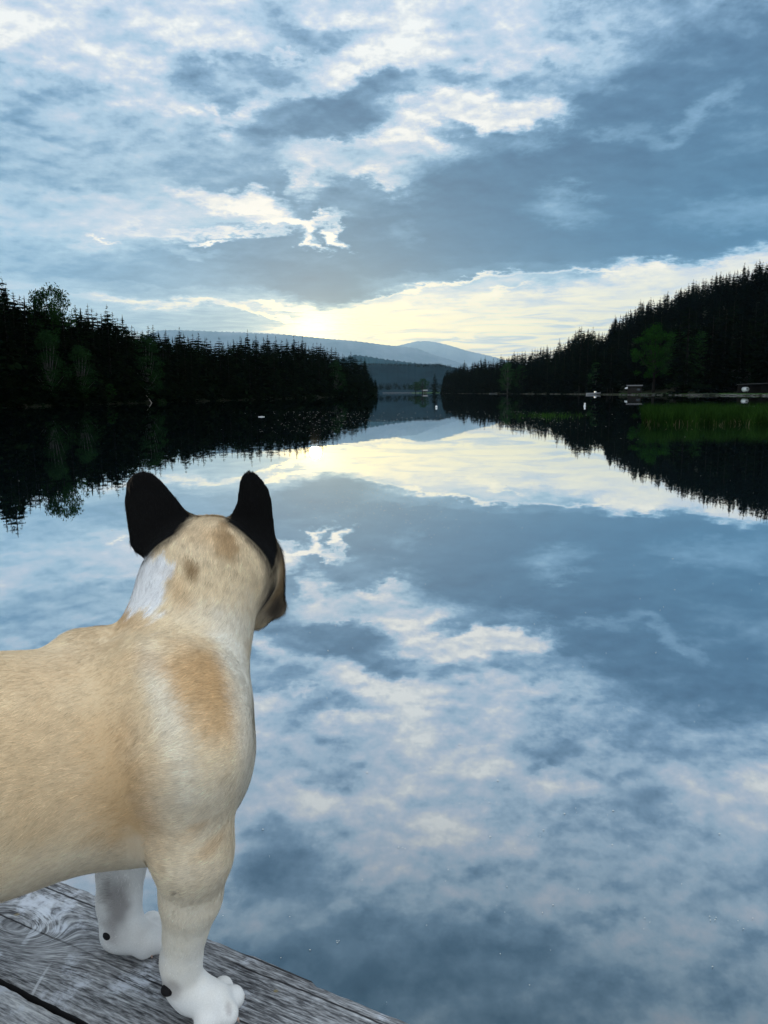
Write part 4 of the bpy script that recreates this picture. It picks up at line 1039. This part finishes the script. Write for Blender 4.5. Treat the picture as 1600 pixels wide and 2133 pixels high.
def surface_nets(Fd, lo, h):
    S_ = Fd < 0; nx, ny, nz = Fd.shape
    c = np.zeros((nx - 1, ny - 1, nz - 1), dtype=np.int8)
    offs = [(i, j, k) for i in (0, 1) for j in (0, 1) for k in (0, 1)]
    for i, j, k in offs: c += S_[i:nx - 1 + i, j:ny - 1 + j, k:nz - 1 + k]
    act = (c > 0) & (c < 8); idx = np.argwhere(act); ids = np.full(act.shape, -1, dtype=np.int32); ids[tuple(idx.T)] = np.arange(len(idx))
    vals = {o: Fd[idx[:, 0] + o[0], idx[:, 1] + o[1], idx[:, 2] + o[2]] for o in offs}
    P_ = np.zeros((len(idx), 3)); cnt = np.zeros(len(idx))
    for o in offs:
        for a in range(3):
            if o[a] == 0:
                o2 = list(o); o2[a] = 1; o2 = tuple(o2); f0, f1 = vals[o], vals[o2]; m_ = (f0 < 0) != (f1 < 0)
                tt = np.where(m_, f0 / np.where(m_, f0 - f1, 1), 0); p_ = np.tile(np.array(o, float), (len(idx), 1)); p_[:, a] += tt
                P_ += p_ * m_[:, None]; cnt += m_
    P_ = (idx + P_ / cnt[:, None]) * h + lo
    quads = []
    for a in range(3):
        b_, d_ = (a + 1) % 3, (a + 2) % 3
        s0 = [slice(None)] * 3; s1 = [slice(None)] * 3; s0[a] = slice(0, -1); s1[a] = slice(1, None)
        A_, B_ = S_[tuple(s0)], S_[tuple(s1)]; e = np.argwhere(A_ != B_)
        e = e[(e[:, b_] > 0) & (e[:, d_] > 0) & (e[:, b_] < Fd.shape[b_] - 1) & (e[:, d_] < Fd.shape[d_] - 1)]
        ins = A_[tuple(e.T)]
        def cell(db, dd): q = e.copy(); q[:, b_] -= db; q[:, d_] -= dd; return ids[tuple(q.T)]
        q = np.stack([cell(1, 1), cell(0, 1), cell(0, 0), cell(1, 0)], 1); q[~ins] = q[~ins][:, ::-1]
        quads.append(q)
    return P_, np.concatenate(quads)
Fd, glo, gh = build_sdf()
DV, DQ = surface_nets(Fd, glo, gh)
# a light relaxation removes the grid's grain
nb_sum = np.zeros_like(DV); nb_c = np.zeros(len(DV))
for it in range(3):
    nb_sum[:] = 0; nb_c[:] = 0
    for i in range(4):
        a_, b_ = DQ[:, i], DQ[:, (i + 1) % 4]
        for k in range(3): nb_sum[:, k] += np.bincount(a_, DV[b_, k], len(DV)) + np.bincount(b_, DV[a_, k], len(DV))
        nb_c += np.bincount(a_, minlength=len(DV)) + np.bincount(b_, minlength=len(DV))
    DV = DV * .45 + .55 * nb_sum / nb_c[:, None]

# coat colours: cream fawn with rusty patches, white nape and feet, black ears; some shade and rim light painted in
def pj(P_):
    q = (P_ - np.array([0, 0, CZ])) @ R3; return 800 - q[:, 0] / q[:, 2] * F, 1066.5 + q[:, 1] / q[:, 2] * F
def vnoise(P_, s, seed):
    r = np.random.default_rng(seed); g = r.random((32, 32, 32)).astype(np.float32); q = P_ * s; i = np.floor(q).astype(int); f_ = q - i; f_ = f_ * f_ * (3 - 2 * f_); o = 0
    for a in (0, 1):
        for b_ in (0, 1):
            for c_ in (0, 1):
                w_ = (f_[:, 0] if a else 1 - f_[:, 0]) * (f_[:, 1] if b_ else 1 - f_[:, 1]) * (f_[:, 2] if c_ else 1 - f_[:, 2])
                o = o + w_ * g[(i[:, 0] + a) % 32, (i[:, 1] + b_) % 32, (i[:, 2] + c_) % 32]
    return o
CREAM, TAN, RUST, PALE, WHITE, BLACK, GREY = map(np.array, ((.76, .605, .405), (.59, .385, .20), (.47, .28, .12), (.79, .73, .62), (.76, .75, .735), (.003, .0028, .003), (.16, .14, .14)))
def coat(P_):
    n1 = vnoise(P_, 45, 1); n2 = vnoise(P_, 130, 2); n3 = vnoise(P_, 22, 3)
    c = CREAM + (n3[:, None] - .5) * .10
    dd = (n1 - .5) * .018 + (n2 - .5) * .009
    def patch(col, px, py, y, rx, rz, op=1.0, soft=.5, tilt=0.0, ry=None):
        """a patch of fur centred on the surface point seen at (px, py); radii in metres along and up the body"""
        nonlocal c
        o = at(px, py, y); q = P_ - o
        ux = q @ H; uz = q[:, 2]; uy = q @ RT
        ct, st_ = math.cos(tilt), math.sin(tilt); a, b_ = ux * ct + uz * st_, -ux * st_ + uz * ct
        d = np.sqrt((a / rx) ** 2 + (b_ / rz) ** 2 + (uy / (ry or max(rx, rz, .04))) ** 2) + dd / max(rx, rz, .012)
        k = np.clip((1 + soft - d) / (2 * soft), 0, 1); k = (k * k * (3 - 2 * k) * op)[:, None]; c = c * (1 - k) + np.asarray(col) * k
    patch(TAN, 60, 1560, .55, .060, .045, .5, .7); patch(TAN, 120, 1400, .60, .06, .012, .35, .7); patch(TAN, 150, 1690, .55, .05, .02, .35, .7); patch(TAN, 265, 1640, .58, .034, .052, .85, .6, .15); patch(RUST, 290, 1680, .58, .016, .034, .35, .7, .2)
    patch(TAN, 250, 1480, .60, .03, .03, .35, .7)
    patch(PALE, 355, 1500, .60, .014, .055, .8, .6, .12); patch(PALE, 420, 1650, .58, .035, .03, .6, .7)
    patch(TAN, 430, 1450, .61, .028, .046, .95, .5, .15); patch(RUST, 450, 1420, .61, .012, .026, .35, .7)
    patch(TAN, 380, 1360, .66, .045, .008, .7, .7, -.25); patch(TAN, 220, 1310, .68, .03, .008, .4, .7)
    patch(PALE, 440, 1310, .72, .045, .035, .8, .6); patch(PALE, 510, 1400, .66, .016, .05, .9, .6); patch(PALE, 505, 1560, .62, .014, .07, .6, .7)
    patch(TAN, 300, 1285, .70, .030, .011, .6, .6, -.3)
    patch((.86, .86, .87), 314, 1216, .70, .016, .028, 1.0, .16, -.55, .10); patch((.86, .86, .87), 296, 1246, .70, .014, .012, 1.0, .2, -.3, .10); patch((.86, .86, .87), 345, 1192, .70, .012, .014, 1.0, .2, -.6, .08)
    patch(TAN, 452, 1115, .735, .022, .010, .5, .7); patch(TAN, 372, 1215, .70, .010, .014, .5, .6)
    patch(RUST * .55, 391, 1168, .725, .0062, .0085, .85, .6)
    patch(TAN * .6, 575, 1200, .83, .018, .036, .9, .5); patch(GREY * .7, 530, 1215, .79, .008, .03, .75, .6); patch(TAN * .6, 478, 1118, .745, .006, .016, .7, .6); patch(GREY, 548, 1245, .80, .012, .02, .7, .6); patch(TAN * .75, 470, 1120, .74, .008, .012, .6, .6)  # brown face side, its shadow painted in with darker tan and grey
    # feet, forearms
    z = P_[:, 2] - ZD
    kp = (np.clip((.21 + dd * 2 - z) / .12, 0, 1) * .92)[:, None]; c = c * (1 - kp) + PALE * kp
    legs = (P_ @ H > (C1 @ H) - .10)
    k = np.clip((.095 + dd * 2.5 - z) / .07, 0, 1) * .95; c = c * (1 - k[:, None]) + WHITE * k[:, None]
    # far leg is white down its length with a grey shade of fur on the inside
    far = (P_ @ RT < C1 @ RT + .0) & (z < .155) & legs; kf = (np.clip((.15 - z) / .03, 0, 1) * far * .85)[:, None]; c = c * (1 - kf) + WHITE * .92 * kf
    patch(GREY, 243, 1870, .69, .010, .026, .7, .6)
    patch(TAN, 412, 1708, .57, .012, .006, .6, .7, .6); patch(TAN, 445, 1758, .57, .014, .006, .5, .7, .5)
    patch(PALE, 520, 1550, .66, .030, .10, .9, .5); patch(GREY, 532, 1340, .76, .008, .03, .65, .6); patch(GREY * .4, 585, 1270, .82, .010, .016, .8, .5)  # the pale patch paints a rim light along the chest front
    patch(GREY * 1.8, 472, 2096, .60, .0020, .0030, .5, .7); patch(GREY * 1.5, 352, 2052, .60, .006, .008, .5, .8); patch(GREY * 1.5, 232, 1935, .68, .006, .010, .5, .8)  # toe groove's shade painted in grey; the other two ring the wrist pads
    # black ears and the shaded base around them
    for poly, y0, lean, xm, cup in EARS:
        u, v = P_[:, 0] / P_[:, 1] * y0, (P_[:, 2] - CZ) / P_[:, 1] * y0; pts = np.array([at(x, y, y0) for x, y in poly]); pu, pv = pts[:, 0], pts[:, 2] - CZ
        dmin = np.full(len(u), 1e9); ins = np.zeros(len(u), bool); m_ = len(pu)
        for i in range(m_):
            j = (i + 1) % m_; ex, ey = pu[j] - pu[i], pv[j] - pv[i]; wx_, wy_ = u - pu[i], v - pv[i]
            tt = np.clip((wx_ * ex + wy_ * ey) / (ex * ex + ey * ey), 0, 1); dmin = np.minimum(dmin, (wx_ - ex * tt) ** 2 + (wy_ - ey * tt) ** 2)
            c_ = (pv[i] > v) != (pv[j] > v); ins ^= c_ & (u < ex * (v - pv[i]) / (ey if abs(ey) > 1e-12 else 1e-12) + pu[i])
        dp = np.sqrt(dmin) * np.where(ins, -1, 1) + dd * .12
        surf = y0 + 9.0 * (u - (xm - 800) / 1602 * y0) ** 2 + .10 * (v - pts[:, 2].min() + CZ)
        k = (np.clip((.0075 - dp) / .008, 0, 1) * np.clip((.045 - np.abs(P_[:, 1] - surf)) / .01, 0, 1))[:, None]; c = c * (1 - k) + BLACK * k
    for ex, ey in ((264, 1008), (270, 995), (280, 984), (296, 979)): patch((.10, .075, .055), ex - 2, ey - 2, .80, .0010, .0014, .6, .5)
    patch(BLACK * 3, 545, 1225, .80, .010, .018, .9, .4)
    muz = np.linalg.norm(P_ - (SK + FD * .085 - UP * .035), axis=1); k = np.clip((.052 + dd - muz) / .02, 0, 1)[:, None] * .9; c = c * (1 - k) + BLACK * 3 * k
    patch((.10, .08, .07), 351, 1808, .594, .0012, .002, .8, .3)
    return np.clip(c, .004, .9)
DC = coat(DV)
m, t, p = material('dog_coat', .85, .12); M_coat = m
ca = t.new('ShaderNodeVertexColor'); ca.layer_name = 'tint'; gp = t.new('ShaderNodeNewGeometry').outputs['Position']
t.put(p.inputs['Base Color'], t.mixc(t.noise(gp, 900, 3, .6), t.vmath('SCALE', ca.outputs[0], scale=.72), ca.outputs[0]))
p.inputs['Specular IOR Level'].default_value = .04
dog = mesh_np('dog', DV - np.array([C1[0], C1[1], ZD]), DQ, M_coat, True, col=DC)
dog.location = (C1[0], C1[1], ZD)
tag(dog, 'cream and tan french bulldog with black upright ears standing on the dock', 'dog')
O = np.array([C1[0], C1[1], ZD])
def dogpart(b, name, mat, smooth=True): 
    o = b.build(name, mat, dog, smooth); o.location = -Vector(O); return o
M_dark = plain('dark_horn', (.008, .007, .008), .7, .15, .2); M_pink = plain('pale_claw', (.34, .24, .20), .5, .4, .2)
for x, y, yy in ((349, 2062, .594), (227, 1947, .6785)):
    b = MB(); b.ball(at(x, y, yy + .004), (.0060, .0054, .0052), 14, 10); dogpart(b, 'carpal_pad', M_dark)
for q, rr, pr_ in TOES:
    d_ = q - pr_; d_[2] = 0; d_ /= np.linalg.norm(d_)
    b = MB(); b.tube([q + d_ * rr * .6 - UP * rr * .15, q + d_ * rr * .95 - UP * rr * .3, q + d_ * rr * 1.06 - UP * rr * .6], [.0018, .0015, .0006], 7); dogpart(b, 'claw', M_pink)
for s in (-1, 1):
    b = MB(); b.ball(SK + FD * .050 + FR * s * .029 + UP * .004, .0088, 14, 10); dogpart(b, 'eye', M_dark)
b = MB(); b.ball(SK + FD * .106 - UP * .018, (.013, .010, .009), 14, 10); dogpart(b, 'nose', M_dark)

# fur: short blades laid back along the body, shaded with the body's own normals
def fur(nblade):
    r = np.random.default_rng(5)
    A_, B_, C_, D_ = (DV[DQ[:, i]] for i in range(4))
    nrm = np.cross(C_ - A_, D_ - B_); ar = np.linalg.norm(nrm, axis=1) / 2; nrm = nrm / (2 * ar[:, None] + 1e-12)
    VN = np.zeros_like(DV)
    for i in range(4):
        for k in range(3): VN[:, k] += np.bincount(DQ[:, i], nrm[:, k] * ar, len(DV))
    VN /= np.linalg.norm(VN, axis=1)[:, None] + 1e-12
    cen = (A_ + C_) / 2; toc = np.array([0, 0, CZ]) - cen; toc /= np.linalg.norm(toc, axis=1)[:, None]
    facing = (nrm * toc).sum(1); px, py = pj(cen); wgt = ar * np.where((facing > -.35) & (px > -60), 1.0, .16)
    f_ = r.choice(len(DQ), nblade, p=wgt / wgt.sum()); u, v = r.random((2, nblade))
    bil = lambda X: (X[DQ[f_, 0]] * ((1 - u) * (1 - v))[:, None] + X[DQ[f_, 1]] * (u * (1 - v))[:, None] + X[DQ[f_, 2]] * (u * v)[:, None] + X[DQ[f_, 3]] * ((1 - u) * v)[:, None])
    P0 = bil(DV); NN = bil(VN); NN /= np.linalg.norm(NN, axis=1)[:, None]; CC = coat(P0)
    # combing
    hneck = np.clip(((P0 - at(385, 1420, .685)) @ ((SK - at(385, 1420, .685)) / np.linalg.norm(SK - at(385, 1420, .685)))) / .10, 0, 1)
    z = P0[:, 2] - ZD; leg = np.clip((.17 - z) / .06, 0, 1) * (P0 @ H > C1 @ H - .02 + 0)
    axis = -(SK - at(385, 1420, .685)); axis /= np.linalg.norm(axis)
    base = -H * 1.0 - UP * .22
    D = base[None] * (1 - hneck[:, None]) + (axis * 1.0 - UP * .2)[None] * hneck[:, None]
    D = D * (1 - leg[:, None]) + (-UP - H * .15)[None] * leg[:, None]
    sw = vnoise(P0, 30, 8) - .5; sw2 = vnoise(P0, 30, 9) - .5
    D = D + RT[None] * sw[:, None] * .9 + UP[None] * sw2[:, None] * .8
    ear = np.zeros(nblade)
    for poly, y0, lean, xm, cup in EARS:
        pts = np.array([at(x, y, y0) for x, y in poly]); ear = np.maximum(ear, ((P0[:, 0] > pts[:, 0].min() - .004) & (P0[:, 0] < pts[:, 0].max() + .004) & (P0[:, 2] > np.quantile(pts[:, 2], .35))).astype(float))
    dark = CC.mean(1) < .03; ear = np.maximum(ear * dark, dark * .8)
    D = D * (1 - ear[:, None]) + UP[None] * ear[:, None]
    D -= (D * NN).sum(1)[:, None] * NN; D /= np.linalg.norm(D, axis=1)[:, None] + 1e-9
    D += r.normal(size=D.shape) * .16; D -= (D * NN).sum(1)[:, None] * NN; D /= np.linalg.norm(D, axis=1)[:, None] + 1e-9
    ln = r.uniform(.005, .0095, nblade) * (1 + .35 * hneck) * np.where(ear > .3, .38, 1) * np.where(z < .06, .55, 1) * (1 - .35 * leg)
    lift = r.uniform(.10, .26, nblade) * np.where(ear > .3, 1.4, 1)
    W_ = np.cross(NN, D); wd = r.uniform(.00013, .00027, nblade)[:, None]
    d1 = D * np.cos(lift)[:, None] + NN * np.sin(lift)[:, None]; d2 = D * np.cos(lift * .35)[:, None] + NN * np.sin(lift * .35)[:, None]
    P0 = P0 - NN * .0006; P1 = P0 + d1 * (ln * .5)[:, None]; P2 = P1 + d2 * (ln * .5)[:, None]
    Vv = np.stack([P0 - W_ * wd, P0 + W_ * wd, P1 - W_ * wd * .75, P1 + W_ * wd * .75, P2], 1).reshape(-1, 3)
    tone = (r.normal(1.0, .14, nblade).clip(.6, 1.35) * (1 + (vnoise(P0, 160, 11) - .5) * .35))[:, None]
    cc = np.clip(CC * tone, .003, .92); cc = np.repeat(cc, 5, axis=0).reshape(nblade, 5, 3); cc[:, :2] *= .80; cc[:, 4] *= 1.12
    nn = np.repeat(NN * .92 + d1 * .12, 5, axis=0); nn /= np.linalg.norm(nn, axis=1)[:, None]
    k = np.arange(nblade)[:, None] * 5
    return Vv - O, [k + np.array([[0, 2, 3, 1]]), k + np.array([[2, 4, 3]])], cc.reshape(-1, 3).clip(0, .95), nn
m, t, p = material('dog_fur', .75, .15); ca = t.new('ShaderNodeVertexColor'); ca.layer_name = 'tint'; t.put(p.inputs['Base Color'], ca.outputs[0])
p.inputs['Specular IOR Level'].default_value = .10
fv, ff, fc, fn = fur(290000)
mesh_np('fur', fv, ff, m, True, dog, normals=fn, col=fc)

# ------------------------------------------------------------------ evening haze in the air over the valley
m = bpy.data.materials.new('haze'); m.use_nodes = True; t = NT(m.node_tree); t.n.remove(t.n['Principled BSDF'])
v = t.new('ShaderNodeVolumePrincipled'); v.inputs['Color'].default_value = (.50, .79, 1.0, 1); v.inputs['Density'].default_value = 3.0e-5; v.inputs['Anisotropy'].default_value = .68
t.l.new(v.outputs[0], t.n['Material Output'].inputs['Volume'])
b = MB(); b.box((0, 0, 879), (47980, 47980, 1762)); tag(b.build('haze', m), 'thin blue evening haze lying over the lake and hills', 'haze', kind='stuff')
